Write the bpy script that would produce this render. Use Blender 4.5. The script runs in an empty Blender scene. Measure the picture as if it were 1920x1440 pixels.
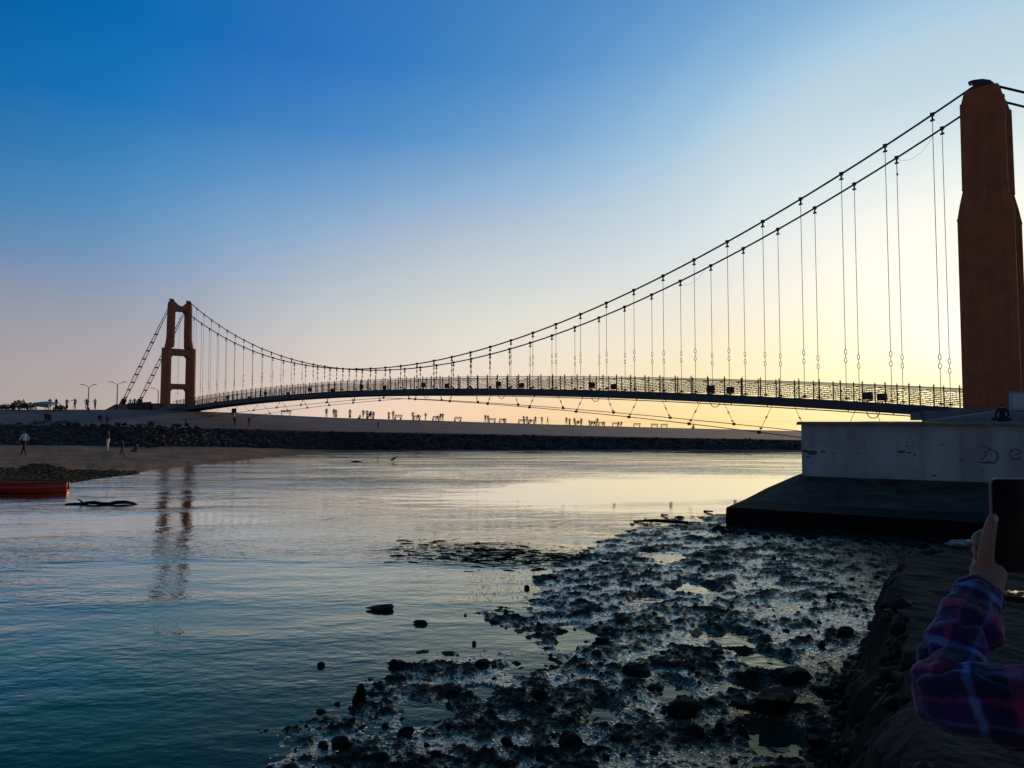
import bpy, bmesh, math, random
import numpy as np
from mathutils import Vector, Matrix, noise as mnoise

random.seed(7)
SC = bpy.context.scene
COL = SC.collection

# ------------------------------------------------------------------ camera
FPX, YH, CAMZ = 1330.0, 788.0, 3.3            # focal length in photo pixels, horizon row, eye height
PITCH = math.atan((YH - 720) / FPX)
cam = bpy.data.cameras.new('camera')
cam.sensor_width = 36
cam.lens = 36 * FPX / 1920
cam.clip_start, cam.clip_end = 0.05, 9000
cam_o = bpy.data.objects.new('camera', cam)
COL.objects.link(cam_o)
cam_o.location = (0, 0, CAMZ)
cam_o.rotation_euler = (math.pi / 2 + PITCH, 0, 0)
SC.camera = cam_o

# ------------------------------------------------------------------ sky, sun, exposure
SUN_EL, SUN_AZ = math.radians(6.3), math.radians(33.8)      # azimuth clockwise from the view axis (+Y)
SUN = Vector((math.sin(SUN_AZ) * math.cos(SUN_EL), math.cos(SUN_AZ) * math.cos(SUN_EL), math.sin(SUN_EL)))


def lin(c):
    return tuple(((v / 255) / 12.92 if v <= 10 else (((v / 255) + .055) / 1.055) ** 2.4) for v in c)


world = bpy.data.worlds.new('World')
SC.world = world
world.use_nodes = True
wn, wl = world.node_tree.nodes, world.node_tree.links
bg = wn['Background']


def wmath(op, a, b=None, c=None, clamp=False):
    n = wn.new('ShaderNodeMath'); n.operation = op; n.use_clamp = clamp
    for i, v in enumerate((a, b, c)):
        if v is None: continue
        if isinstance(v, (int, float)): n.inputs[i].default_value = v
        else: wl.new(v, n.inputs[i])
    return n.outputs[0]


tc = wn.new('ShaderNodeTexCoord')
nrm = wn.new('ShaderNodeVectorMath'); nrm.operation = 'NORMALIZE'
wl.new(tc.outputs['Generated'], nrm.inputs[0])
sep = wn.new('ShaderNodeSeparateXYZ'); wl.new(nrm.outputs[0], sep.inputs[0])
elev = wmath('MULTIPLY', wmath('ARCSINE', sep.outputs['Z']), 180 / math.pi)
dotn = wn.new('ShaderNodeVectorMath'); dotn.operation = 'DOT_PRODUCT'
wl.new(nrm.outputs[0], dotn.inputs[0]); dotn.inputs[1].default_value = SUN
gam = wmath('DIVIDE', wmath('MULTIPLY', wmath('ARCCOSINE', wmath('MINIMUM', dotn.outputs['Value'], 1.0)), 180 / math.pi), 180.0)
# rows of the sky: elevation -> colours by angle from the sun
ROWS = [
    (0.0, [(0, (255, 240, 178)), (8, (255, 236, 172)), (20, (254, 224, 160)), (33, (249, 211, 166)), (45, (240, 209, 184)), (55, (214, 190, 176)), (66, (182, 166, 160)), (110, (142, 130, 132)), (180, (138, 128, 132))]),
    (6.0, [(0, (255, 255, 246)), (8, (255, 249, 218)), (18, (247, 233, 204)), (33, (233, 223, 206)), (48, (209, 202, 196)), (64, (164, 160, 168)), (110, (124, 126, 140)), (180, (128, 126, 136))]),
    (14.5, [(8, (248, 246, 236)), (13, (232, 236, 232)), (22, (205, 218, 224)), (40, (172, 189, 207)), (55, (124, 161, 198)), (70, (72, 128, 178)), (110, (70, 98, 136)), (180, (92, 104, 128))]),
    (27.0, [(20, (172, 202, 222)), (27, (126, 172, 212)), (36, (84, 142, 200)), (44, (56, 126, 192)), (50, (43, 116, 188)), (57, (28, 108, 180)), (64, (6, 102, 172)), (72, (0, 92, 156)), (110, (30, 74, 120)), (180, (58, 80, 112))]),
    (60.0, [(50, (58, 108, 154)), (75, (44, 86, 130)), (110, (48, 78, 112)), (180, (56, 78, 104))]),
    (90.0, [(80, (46, 84, 124)), (100, (46, 80, 118))]),
]
GK = [0, 4, 8, 12, 16, 20, 24, 28, 32, 36, 40, 45, 50, 56, 62, 70, 80, 95, 115, 145, 180]


def hermite(xk, yk, x):
    """monotone cubic through the knots, so that the sky has no creases"""
    xk, yk = np.array(xk, float), np.array(yk, float)
    h = np.diff(xk); d = np.diff(yk, axis=0) / h[:, None]
    m = np.zeros_like(yk); m[0], m[-1] = d[0], d[-1]
    for i in range(1, len(xk) - 1):
        m[i] = np.where(d[i - 1] * d[i] > 0, 2 * d[i - 1] * d[i] / (d[i - 1] + d[i] + 1e-12), 0)
    x = np.clip(x, xk[0], xk[-1]); i = min(max(int(np.searchsorted(xk, x)) - 1, 0), len(h) - 1)
    t = (x - xk[i]) / h[i]
    return (2 * t ** 3 - 3 * t ** 2 + 1) * yk[i] + (t ** 3 - 2 * t ** 2 + t) * h[i] * m[i] + (-2 * t ** 3 + 3 * t ** 2) * yk[i + 1] + (t ** 3 - t ** 2) * h[i] * m[i + 1]


TABLE = np.array([[hermite([q_[0] for q_ in st], [q_[1] for q_ in st], g) for g in GK] for _, st in ROWS])      # rows x angles x rgb
EK = [r_[0] for r_ in ROWS]
outs = []
for e in (0, 2, 4, 6, 8.5, 11.5, 14.5, 18, 22, 27, 33, 40, 50, 62, 90):
    r = wn.new('ShaderNodeValToRGB'); r.color_ramp.interpolation = 'CARDINAL'
    els = r.color_ramp.elements
    while len(els) > 1: els.remove(els[-1])
    for k_, g in enumerate(GK):
        c = np.clip(hermite(EK, TABLE[:, k_], e), 0, 255)
        k = els[0] if k_ == 0 else els.new(g / 180)
        k.position = g / 180; k.color = lin(tuple(c)) + (1,)
    wl.new(gam, r.inputs[0])
    outs.append((e, r.outputs[0]))
cur = outs[0][1]
for (e0, _), (e1, o1) in zip(outs, outs[1:]):
    mr = wn.new('ShaderNodeMapRange'); mr.interpolation_type = 'LINEAR'
    mr.inputs[1].default_value = e0; mr.inputs[2].default_value = e1
    wl.new(elev, mr.inputs[0])
    mx = wn.new('ShaderNodeMix'); mx.data_type = 'RGBA'
    wl.new(mr.outputs[0], mx.inputs[0]); wl.new(cur, mx.inputs[6]); wl.new(o1, mx.inputs[7])
    cur = mx.outputs[2]
# a share of the physical sky for the glow round the sun
sky = wn.new('ShaderNodeTexSky'); sky.sky_type = 'NISHITA'; sky.sun_disc = False
sky.sun_elevation = SUN_EL; sky.sun_rotation = SUN_AZ
sky.air_density = 1.0; sky.dust_density = 1.5; sky.ozone_density = 4.0
sm = wn.new('ShaderNodeMix'); sm.data_type = 'RGBA'; sm.blend_type = 'ADD'
sm.inputs[0].default_value = 0.0055
wl.new(cur, sm.inputs[6]); wl.new(sky.outputs[0], sm.inputs[7])
wl.new(sm.outputs[2], bg.inputs[0])
bg.inputs[1].default_value = 1.0

sun_l = bpy.data.lights.new('sun', 'SUN'); sun_l.energy = 2.0; sun_l.angle = math.radians(0.5); sun_l.color = (1.0, .72, .42)
sun_o = bpy.data.objects.new('sun', sun_l); COL.objects.link(sun_o)
sun_o.rotation_euler = (-SUN).to_track_quat('-Z', 'Y').to_euler()
SC.view_settings.view_transform = 'Standard'; SC.view_settings.look = 'None'
SC.view_settings.exposure = 0.0; SC.view_settings.gamma = 1.0; SC.view_settings.use_curve_mapping = False


# ------------------------------------------------------------------ photo geometry -> places on the ground
def ray(x, y):
    a, b = (x - 960) / FPX, (720 - y) / FPX
    return Vector((a, math.cos(PITCH) - b * math.sin(PITCH), math.sin(PITCH) + b * math.cos(PITCH)))


def at(x, y, Y):
    d = ray(x, y); return Vector((0, 0, CAMZ)) + d * (Y / d.y)


def G(x, y, z=0.0):
    d = ray(x, y); return Vector((0, 0, CAMZ)) + d * ((z - CAMZ) / d.z)


# ------------------------------------------------------------------ materials
def mat(name, col, rough=.7, metal=0, spec=.4, noise=None, bump=None, col2=None, streak=None):
    """noise=(scale, contrast), bump=(scale, distance): fine relief and grain of a surface."""
    m = bpy.data.materials.new(name); m.use_nodes = True
    nt = m.node_tree; N, L = nt.nodes, nt.links
    b = N['Principled BSDF']
    b.inputs['Base Color'].default_value = (*col, 1); b.inputs['Roughness'].default_value = rough
    b.inputs['Metallic'].default_value = metal; b.inputs['Specular IOR Level'].default_value = spec
    if noise or bump:
        t = N.new('ShaderNodeTexCoord')
    if noise:
        nz = N.new('ShaderNodeTexNoise'); nz.inputs['Scale'].default_value = noise[0]; nz.inputs['Detail'].default_value = 6
        nz.inputs['Roughness'].default_value = .62
        L.new(t.outputs['Object'], nz.inputs['Vector'])
        cr = N.new('ShaderNodeValToRGB'); k = noise[1]
        cr.color_ramp.elements[0].position = .5 - .25 * (1.2 - min(k, 1)); cr.color_ramp.elements[1].position = .5 + .25 * (1.2 - min(k, 1))
        cr.color_ramp.elements[0].color = (*(col2 or tuple(c * (1 - .55 * k) for c in col)), 1)
        cr.color_ramp.elements[1].color = (*col, 1)
        L.new(nz.outputs['Fac'], cr.inputs[0]); L.new(cr.outputs[0], b.inputs['Base Color'])
        if streak:      # rain streaks and damp runs down a face, with blotches where paint is lost
            mp = N.new('ShaderNodeMapping'); mp.inputs['Scale'].default_value = (streak[0], streak[0], streak[0] * .09); L.new(t.outputs['Object'], mp.inputs['Vector'])
            ns = N.new('ShaderNodeTexNoise'); ns.inputs['Scale'].default_value = 1; ns.inputs['Detail'].default_value = 7; ns.inputs['Roughness'].default_value = .65; L.new(mp.outputs[0], ns.inputs['Vector'])
            mr_ = N.new('ShaderNodeMapRange'); mr_.inputs[1].default_value = .45; mr_.inputs[2].default_value = .72; mr_.inputs[4].default_value = streak[1]; L.new(ns.outputs['Fac'], mr_.inputs[0])
            mx_ = N.new('ShaderNodeMix'); mx_.data_type = 'RGBA'; L.new(mr_.outputs[0], mx_.inputs[0]); L.new(cr.outputs[0], mx_.inputs[6]); mx_.inputs[7].default_value = (*streak[2], 1)
            nb_ = N.new('ShaderNodeTexNoise'); nb_.inputs['Scale'].default_value = streak[0] * .45; nb_.inputs['Detail'].default_value = 8; nb_.inputs['Roughness'].default_value = .7; L.new(t.outputs['Object'], nb_.inputs['Vector'])
            mb_ = N.new('ShaderNodeMapRange'); mb_.inputs[1].default_value = .60; mb_.inputs[2].default_value = .68; mb_.inputs[4].default_value = streak[1] * .8; L.new(nb_.outputs['Fac'], mb_.inputs[0])
            my_ = N.new('ShaderNodeMix'); my_.data_type = 'RGBA'; L.new(mb_.outputs[0], my_.inputs[0]); L.new(mx_.outputs[2], my_.inputs[6]); my_.inputs[7].default_value = (*streak[2], 1)
            L.new(my_.outputs[2], b.inputs['Base Color'])
    if bump:
        nb = N.new('ShaderNodeTexNoise'); nb.inputs['Scale'].default_value = bump[0]; nb.inputs['Detail'].default_value = 5
        L.new(t.outputs['Object'], nb.inputs['Vector'])
        bp = N.new('ShaderNodeBump'); bp.inputs['Distance'].default_value = bump[1]
        L.new(nb.outputs['Fac'], bp.inputs['Height']); L.new(bp.outputs[0], b.inputs['Normal'])
    return m


M = {}
M['terracotta'] = mat('terracotta paint', (.45, .125, .042), .8, noise=(1.3, .5), bump=(14, .01), streak=(2.2, .6, (.20, .065, .035)))
M['dark_steel'] = mat('dark steel', (.05, .04, .04), .5, .6)
M['cable'] = mat('steel cable', (.03, .028, .03), .5, .5, bump=(60, .01))
M['rail'] = mat('rust red rail paint', (.10, .035, .03), .5, .2)
M['girder'] = mat('grey girder paint', (.07, .07, .085), .55, .3, noise=(.8, .5))
M['lamp_black'] = mat('black lamp housing', (.012, .012, .012), .45, .3)
M['glass'] = mat('lamp glass', (.02, .02, .02), .3, 0, .3)
M['whitewash'] = mat('weathered whitewash', (.42, .42, .41), .9, noise=(1.1, .45), bump=(9, .012), streak=(1.3, .6, (.13, .13, .13)))
M['coping'] = mat('concrete coping', (.24, .19, .16), .85, noise=(2.0, .5), bump=(12, .01))
M['apron'] = mat('dark wet plaster', (.10, .068, .052), .9, 0, .12, noise=(.9, .8), bump=(5, .05), streak=(1.6, .9, (.018, .012, .010)))
M['ledge'] = mat('black algae-covered masonry', (.018, .012, .009), .9, 0, .1, noise=(1.6, .6), bump=(6, .05))
M['concrete'] = mat('grey concrete', (.22, .22, .23), .85, noise=(1.2, .5), bump=(8, .012))
M['pale_edge'] = mat('pale edge paint', (.45, .44, .42), .8)
M['bank'] = mat('mauve paved slope', (.27, .17, .14), .95, 0, .1, noise=(.22, .55), bump=(1.5, .06))
M['stone'] = mat('dark rubble stone', (.078, .058, .048), .9, 0, .1, noise=(.9, .85), bump=(3, .05))
M['sand'] = mat('brown sand', (.32, .175, .095), .95, 0, .1, noise=(.35, .6), bump=(3, .05), col2=(.19, .105, .065))
M['rock'] = mat('wet black rock', (.020, .014, .010), .8, 0, .15, noise=(9, .6), bump=(25, .02))
M['weed'] = mat('dark wet weed', (.014, .011, .007), .95, 0, .04)
M['olive'] = mat('olive shore weed', (.075, .055, .032), .95, 0, .04, noise=(.6, .8))
M['foliage'] = mat('dusty foliage', (.05, .06, .035), .8)
M['trunk'] = mat('grey bark', (.06, .045, .035), .9)
M['tarp'] = mat('pale tarpaulin', (.22, .25, .22), .7)
M['red_hull'] = mat('red boat paint', (.60, .035, .02), .4, noise=(2.5, .4))
M['red_bright'] = mat('bright red boat trim', (.75, .05, .03), .35)
M['wood'] = mat('weathered wood', (.12, .07, .045), .8, noise=(5, .6))
M['skin'] = mat('skin', (.29, .135, .085), .6, 0, .3, noise=(90, .25), bump=(260, .0015))
M['nail'] = mat('finger nail', (.45, .27, .20), .35)
M['hair'] = mat('black hair', (.012, .010, .010), .6)
M['phone_body'] = mat('black phone glass', (.006, .006, .007), .15, 0, .5)
M['phone_rim'] = mat('phone metal rim', (.10, .09, .09), .4, .8)
M['navy'] = mat('navy cloth', (.02, .022, .05), .9)
M['shoe'] = mat('dark shoe', (.02, .02, .02), .6)
M['mark'] = mat('dark wall marking', (.10, .10, .10), .9, noise=(6, .7))
M['terrace'] = mat('worn quay paving', (.058, .042, .031), .95, 0, .08, noise=(2.2, .85), bump=(9, .06))
CL = {
    'white': mat('white cloth', (.62, .60, .57), .9), 'black': mat('black cloth', (.014, .013, .014), .9),
    'blue': mat('blue cloth', (.03, .05, .12), .9), 'maroon': mat('maroon cloth', (.10, .018, .025), .9),
    'grey': mat('grey cloth', (.12, .12, .13), .9), 'brown': mat('brown cloth', (.08, .05, .035), .9),
    'purple': mat('purple cloth', (.07, .025, .07), .9), 'green': mat('green cloth', (.03, .055, .03), .9),
}


def wet_film(N, L, normal, under, rough, tint, curve, amount=None):
    """mirror of a water film over a body: reflectance rises with the grazing angle"""
    fr = N.new('ShaderNodeFresnel'); fr.inputs['IOR'].default_value = 1.333; L.new(normal, fr.inputs['Normal'])
    cr = N.new('ShaderNodeValToRGB'); els = cr.color_ramp.elements
    els[0].position, els[0].color = 0, (0, 0, 0, 1); els[1].position, els[1].color = 1, (1, 1, 1, 1)
    for p, v in curve: k = els.new(p); k.color = (v, v, v, 1)
    L.new(fr.outputs[0], cr.inputs[0]); f = cr.outputs[0]
    if amount is not None:
        mu = N.new('ShaderNodeMath'); mu.operation = 'MULTIPLY'; L.new(f, mu.inputs[0]); L.new(amount, mu.inputs[1]); f = mu.outputs[0]
    gl = N.new('ShaderNodeBsdfGlossy'); gl.inputs['Roughness'].default_value = rough; tm = N.new('ShaderNodeMix'); tm.data_type = 'RGBA'; L.new(f, tm.inputs[0]); tm.inputs[6].default_value = (*tint, 1); tm.inputs[7].default_value = (1, .97, .92, 1); L.new(tm.outputs[2], gl.inputs['Color']); L.new(normal, gl.inputs['Normal'])
    mx = N.new('ShaderNodeMixShader'); L.new(f, mx.inputs[0]); L.new(under, mx.inputs[1]); L.new(gl.outputs[0], mx.inputs[2])
    return mx.outputs[0]


# water: mirror-like surface, wind ripples in drifting patches, a sheltered calm patch by the shore
def make_water():
    m = bpy.data.materials.new('tidal water'); m.use_nodes = True
    N, L = m.node_tree.nodes, m.node_tree.links
    out = N['Material Output']; N.remove(N['Principled BSDF'])
    t = N.new('ShaderNodeTexCoord')

    def nz(sx, sy, scale, detail, rot=0, rough=.5):
        mp = N.new('ShaderNodeMapping'); mp.inputs['Scale'].default_value = (sx, sy, 1); mp.inputs['Rotation'].default_value = (0, 0, rot)
        L.new(t.outputs['Object'], mp.inputs['Vector'])
        n = N.new('ShaderNodeTexNoise'); n.inputs['Scale'].default_value = scale; n.inputs['Detail'].default_value = detail
        n.inputs['Roughness'].default_value = rough
        L.new(mp.outputs[0], n.inputs['Vector']); return n.outputs['Fac']

    def mth(op, a, b_=None, clamp=False):
        n = N.new('ShaderNodeMath'); n.operation = op; n.use_clamp = clamp
        for i, v in enumerate((a, b_)):
            if v is None: continue
            if isinstance(v, (int, float)): n.inputs[i].default_value = v
            else: L.new(v, n.inputs[i])
        return n.outputs[0]

    def mrange(v, a, b_, c, d):
        n = N.new('ShaderNodeMapRange'); n.interpolation_type = 'SMOOTHSTEP'
        for i, q in enumerate((a, b_, c, d)): n.inputs[i + 1].default_value = q
        L.new(v, n.inputs[0]); return n.outputs[0]

    fine = nz(1.0, 1.7, 3.6, 3, .25)
    mid = nz(.7, 1.5, 1.1, 3, -.2)
    swell = nz(.5, 1.3, .28, 2, .1)
    patch = mrange(nz(.35, 1.0, .075, 4, .18, .6), .42, .58, .36, 1.1)
    # calm water sheltered by the mud bank
    pos = N.new('ShaderNodeVectorMath'); pos.operation = 'SUBTRACT'; L.new(t.outputs['Object'], pos.inputs[0]); pos.inputs[1].default_value = CALM
    scl = N.new('ShaderNodeVectorMath'); scl.operation = 'MULTIPLY'; L.new(pos.outputs[0], scl.inputs[0]); scl.inputs[1].default_value = (1 / 15, 1 / 10, 0)
    ln = N.new('ShaderNodeVectorMath'); ln.operation = 'LENGTH'; L.new(scl.outputs[0], ln.inputs[0])
    calm = mrange(ln.outputs['Value'], .5, 1.3, .05, 1.0)
    # open sea lies flat and far beyond the bank
    sp = N.new('ShaderNodeSeparateXYZ'); L.new(t.outputs['Object'], sp.inputs[0])
    far = mrange(sp.outputs['Y'], 90, 170, 1.0, .08)
    patch2 = mrange(nz(.4, 1.0, .35, 3, -.15, .6), .35, .65, .55, 1.25)
    # a breeze-ruffled stretch out in mid-channel
    p2 = N.new('ShaderNodeVectorMath'); p2.operation = 'SUBTRACT'; L.new(t.outputs['Object'], p2.inputs[0]); p2.inputs[1].default_value = RUFFLED
    s2 = N.new('ShaderNodeVectorMath'); s2.operation = 'MULTIPLY'; L.new(p2.outputs[0], s2.inputs[0]); s2.inputs[1].default_value = (1 / 16, 1 / 14, 0)
    l2 = N.new('ShaderNodeVectorMath'); l2.operation = 'LENGTH'; L.new(s2.outputs[0], l2.inputs[0])
    ruf = mrange(l2.outputs['Value'], .3, 1.2, 2.2, 1.0)
    p3 = N.new('ShaderNodeVectorMath'); p3.operation = 'SUBTRACT'; L.new(t.outputs['Object'], p3.inputs[0]); p3.inputs[1].default_value = WEEDY
    s3 = N.new('ShaderNodeVectorMath'); s3.operation = 'MULTIPLY'; L.new(p3.outputs[0], s3.inputs[0]); s3.inputs[1].default_value = (1 / 3.2, 1 / 1.6, 0)
    l3 = N.new('ShaderNodeVectorMath'); l3.operation = 'LENGTH'; L.new(s3.outputs[0], l3.inputs[0])
    ruf = mth('ADD', ruf, mrange(l3.outputs['Value'], .2, 1.2, 2.6, 0))
    amp = mth('MULTIPLY', mth('MULTIPLY', mth('MULTIPLY', mth('MULTIPLY', patch, patch2), calm), far), ruf)
    h = mth('ADD', mth('ADD', mth('MULTIPLY', fine, .024), mth('MULTIPLY', mid, .032)), mth('MULTIPLY', swell, .04))
    h = mth('MULTIPLY', h, amp)
    bp = N.new('ShaderNodeBump'); bp.inputs['Distance'].default_value = 1.0; bp.inputs['Strength'].default_value = 1.0
    L.new(h, bp.inputs['Height'])
    body = N.new('ShaderNodeBsdfDiffuse'); body.inputs['Color'].default_value = (.013, .027, .023, 1); L.new(bp.outputs[0], body.inputs['Normal'])
    L.new(wet_film(N, L, bp.outputs[0], body.outputs[0], .025, (1, .86, .53), [(.02, .010), (.06, .035), (.12, .15), (.22, .46), (.4, .84), (.7, .98)]), out.inputs['Surface'])
    return m


WEEDY = tuple(G(930, 1040, 0))
RUFFLED = tuple(G(960, 890, 0))
CALM = tuple(G(1330, 925, 0))
M['water'] = make_water()


def make_mud():
    m = bpy.data.materials.new('wet mud'); m.use_nodes = True
    N, L = m.node_tree.nodes, m.node_tree.links
    b = N['Principled BSDF']
    at_ = N.new('ShaderNodeAttribute'); at_.attribute_name = 'wet'
    t = N.new('ShaderNodeTexCoord')
    n1 = N.new('ShaderNodeTexNoise'); n1.inputs['Scale'].default_value = 7; n1.inputs['Detail'].default_value = 6; L.new(t.outputs['Object'], n1.inputs['Vector'])
    cr = N.new('ShaderNodeValToRGB'); cr.color_ramp.elements[0].color = (.015, .011, .008, 1); cr.color_ramp.elements[1].color = (.042, .030, .021, 1)
    cr.color_ramp.elements[0].position = .35; cr.color_ramp.elements[1].position = .7
    L.new(n1.outputs['Fac'], cr.inputs[0]); L.new(cr.outputs[0], b.inputs['Base Color'])
    b.inputs['Roughness'].default_value = .75; b.inputs['Specular IOR Level'].default_value = .12
    n2 = N.new('ShaderNodeTexNoise'); n2.inputs['Scale'].default_value = 38; n2.inputs['Detail'].default_value = 4; L.new(t.outputs['Object'], n2.inputs['Vector'])
    n3 = N.new('ShaderNodeTexNoise'); n3.inputs['Scale'].default_value = 13; n3.inputs['Detail'].default_value = 3; L.new(t.outputs['Object'], n3.inputs['Vector'])
    ad = N.new('ShaderNodeMath'); ad.operation = 'MULTIPLY_ADD'; L.new(n3.outputs['Fac'], ad.inputs[0]); ad.inputs[1].default_value = 2.0; L.new(n2.outputs['Fac'], ad.inputs[2])
    bp = N.new('ShaderNodeBump'); bp.inputs['Distance'].default_value = .021; L.new(ad.outputs[0], bp.inputs['Height']); L.new(bp.outputs[0], b.inputs['Normal'])
    L.new(wet_film(N, L, bp.outputs[0], b.outputs[0], .11, (1, .80, .52), [(.03, .06), (.07, .28), (.13, .56), (.25, .82), (.6, .97)], at_.outputs['Fac']), N['Material Output'].inputs['Surface'])
    return m


M['mud'] = make_mud()


def make_plaid():
    m = bpy.data.materials.new('plaid jacket cloth'); m.use_nodes = True
    N, L = m.node_tree.nodes, m.node_tree.links
    b = N['Principled BSDF']; b.inputs['Roughness'].default_value = .92; b.inputs['Specular IOR Level'].default_value = .15
    b.inputs['Sheen Weight'].default_value = .15
    t = N.new('ShaderNodeTexCoord')
    ca_ = N.new('ShaderNodeVertexColor'); ca_.layer_name = 'plaid'; c = ca_.outputs['Color']
    L.new(c, b.inputs['Base Color'])
    n2 = N.new('ShaderNodeTexNoise'); n2.inputs['Scale'].default_value = 26; n2.inputs['Detail'].default_value = 4; L.new(t.outputs['Object'], n2.inputs['Vector'])
    bp = N.new('ShaderNodeBump'); bp.inputs['Distance'].default_value = .012; L.new(n2.outputs['Fac'], bp.inputs['Height']); L.new(bp.outputs[0], b.inputs['Normal'])
    return m


M['plaid'] = make_plaid()


# ------------------------------------------------------------------ mesh helpers
class MB:
    def __init__(self): self.v, self.f = [], []

    def poly(self, rings, cap=True):
        """loft between closed rings of equal length"""
        b0 = len(self.v); n = len(rings[0])
        for r in rings: self.v += [tuple(p) for p in r]
        for k in range(len(rings) - 1):
            for i in range(n):
                j = (i + 1) % n
                self.f.append((b0 + k * n + i, b0 + k * n + j, b0 + (k + 1) * n + j, b0 + (k + 1) * n + i))
        if cap:
            self.f.append(tuple(b0 + i for i in reversed(range(n))))
            self.f.append(tuple(b0 + (len(rings) - 1) * n + i for i in range(n)))
        return self

    def box(self, c, sx, sy, sz, X=Vector((1, 0, 0)), Y=Vector((0, 1, 0)), Z=Vector((0, 0, 1))):
        c = Vector(c)
        r = []
        for k in (-.5, .5):
            r.append([c + X * (sx * a) + Y * (sy * b) + Z * (sz * k) for a, b in ((-.5, -.5), (.5, -.5), (.5, .5), (-.5, .5))])
        return self.poly(r)

    def tube(self, pts, r, n=6, cap=True):
        pts = [Vector(p) for p in pts]; rings = []
        for i, p in enumerate(pts):
            d = (pts[min(i + 1, len(pts) - 1)] - pts[max(i - 1, 0)]).normalized()
            a = d.cross(Vector((0, 0, 1)))
            if a.length < 1e-3: a = d.cross(Vector((0, 1, 0)))
            a.normalize(); b = d.cross(a).normalized()
            rr = r[i] if isinstance(r, (list, tuple)) else r
            rings.append([p + (a * math.cos(2 * math.pi * k / n) + b * math.sin(2 * math.pi * k / n)) * rr for k in range(n)])
        return self.poly(rings, cap)

    def prism(self, pts2, o, U, V, W, d):
        """polygon pts2 in the (U,V) plane at o, extruded d along W"""
        r = [[o + U * a + V * b + W * k for a, b in pts2] for k in (0, d)]
        return self.poly(r)

    def torus(self, c, R1, R2, r, U, V, nu=12, nv=5, a0=0, a1=2 * math.pi):
        c = Vector(c); closed = abs(a1 - a0 - 2 * math.pi) < 1e-4
        pts = [c + U * (R1 * math.cos(a0 + (a1 - a0) * k / nu)) + V * (R2 * math.sin(a0 + (a1 - a0) * k / nu)) for k in range(nu + (0 if closed else 1))]
        if closed: pts += pts[:2]
        return self.tube(pts, r, nv, not closed)

    def mesh(self, name):
        me = bpy.data.meshes.new(name); me.from_pydata(self.v, [], self.f); me.update()
        bm = bmesh.new(); bm.from_mesh(me); bmesh.ops.recalc_face_normals(bm, faces=bm.faces); bm.to_mesh(me); bm.free()
        return me

    def build(self, name, m, parent=None, smooth=False):
        return link(name, self.mesh(name), m, parent, smooth)


def link(name, me, m=None, parent=None, smooth=False):
    o = bpy.data.objects.new(name, me)
    if m is not None and not me.materials: me.materials.append(m)
    if smooth: me.polygons.foreach_set('use_smooth', [True] * len(me.polygons))
    COL.objects.link(o)
    if parent:
        o.parent = parent
        o.matrix_parent_inverse = Matrix.Translation(parent.location).inverted() if parent.parent is None and parent.type == 'EMPTY' and parent.rotation_euler.z == 0 else Matrix.Identity(4)
    return o


def tag(o, label=None, cat=None, group=None, kind=None):
    if label: o['label'] = label
    if cat: o['category'] = cat
    if group: o['group'] = group
    if kind: o['kind'] = kind
    return o


def thing(name, label, cat, loc=(0, 0, 0), group=None):
    o = bpy.data.objects.new(name, None); COL.objects.link(o); o.location = loc; o.empty_display_size = .2
    return tag(o, label, cat, group)


def copy_tree(o, parent=None):
    c = o.copy(); COL.objects.link(c)
    if parent: c.parent = parent
    for ch in list(o.children): copy_tree(ch, c)
    return c


def grid_mesh(name, P, m, kind='structure', smooth=True, attr=None):
    nj, ni = P.shape[:2]
    me = bpy.data.meshes.new(name)
    v = P.reshape(-1, 3).astype(np.float32)
    idx = np.arange(nj * ni).reshape(nj, ni)
    q = np.stack([idx[:-1, :-1], idx[:-1, 1:], idx[1:, 1:], idx[1:, :-1]], -1).reshape(-1, 4)
    me.vertices.add(len(v)); me.vertices.foreach_set('co', v.ravel())
    me.loops.add(q.size); me.loops.foreach_set('vertex_index', q.ravel().astype(np.int32))
    me.polygons.add(len(q)); me.polygons.foreach_set('loop_start', np.arange(0, q.size, 4, dtype=np.int32))
    me.polygons.foreach_set('use_smooth', np.full(len(q), smooth))
    if attr is not None:
        a = me.attributes.new(attr[0], 'FLOAT', 'POINT'); a.data.foreach_set('value', attr[1].ravel().astype(np.float32))
    me.update(); me.validate()
    me.materials.append(m)
    o = bpy.data.objects.new(name, me); COL.objects.link(o)
    return tag(o, kind=kind)


RNG = np.random.default_rng(5)
_TAB = RNG.random((256, 256))


def vnoise(x, y):
    xi, yi = np.floor(x).astype(int), np.floor(y).astype(int)
    fx, fy = x - xi, y - yi
    fx = fx * fx * fx * (fx * (fx * 6 - 15) + 10); fy = fy * fy * fy * (fy * (fy * 6 - 15) + 10)
    g = lambda a, b: _TAB[a & 255, b & 255]
    return (g(xi, yi) * (1 - fx) + g(xi + 1, yi) * fx) * (1 - fy) + (g(xi, yi + 1) * (1 - fx) + g(xi + 1, yi + 1) * fx) * fy


def fbm(x, y, o=4, gain=.5):
    s, a, t = 0, 1, 0
    for k in range(o):
        s = s + a * vnoise(x * 2 ** k + 17.3 * k, y * 2 ** k + 9.1 * k); t += a; a *= gain
    return s / t


_ICO = None


def ico():
    global _ICO
    if _ICO is None:
        bm = bmesh.new(); bmesh.ops.create_icosphere(bm, subdivisions=1, radius=1)
        _ICO = (np.array([v.co[:] for v in bm.verts]), np.array([[v.index for v in f.verts] for f in bm.faces])); bm.free()
    return _ICO


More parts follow.
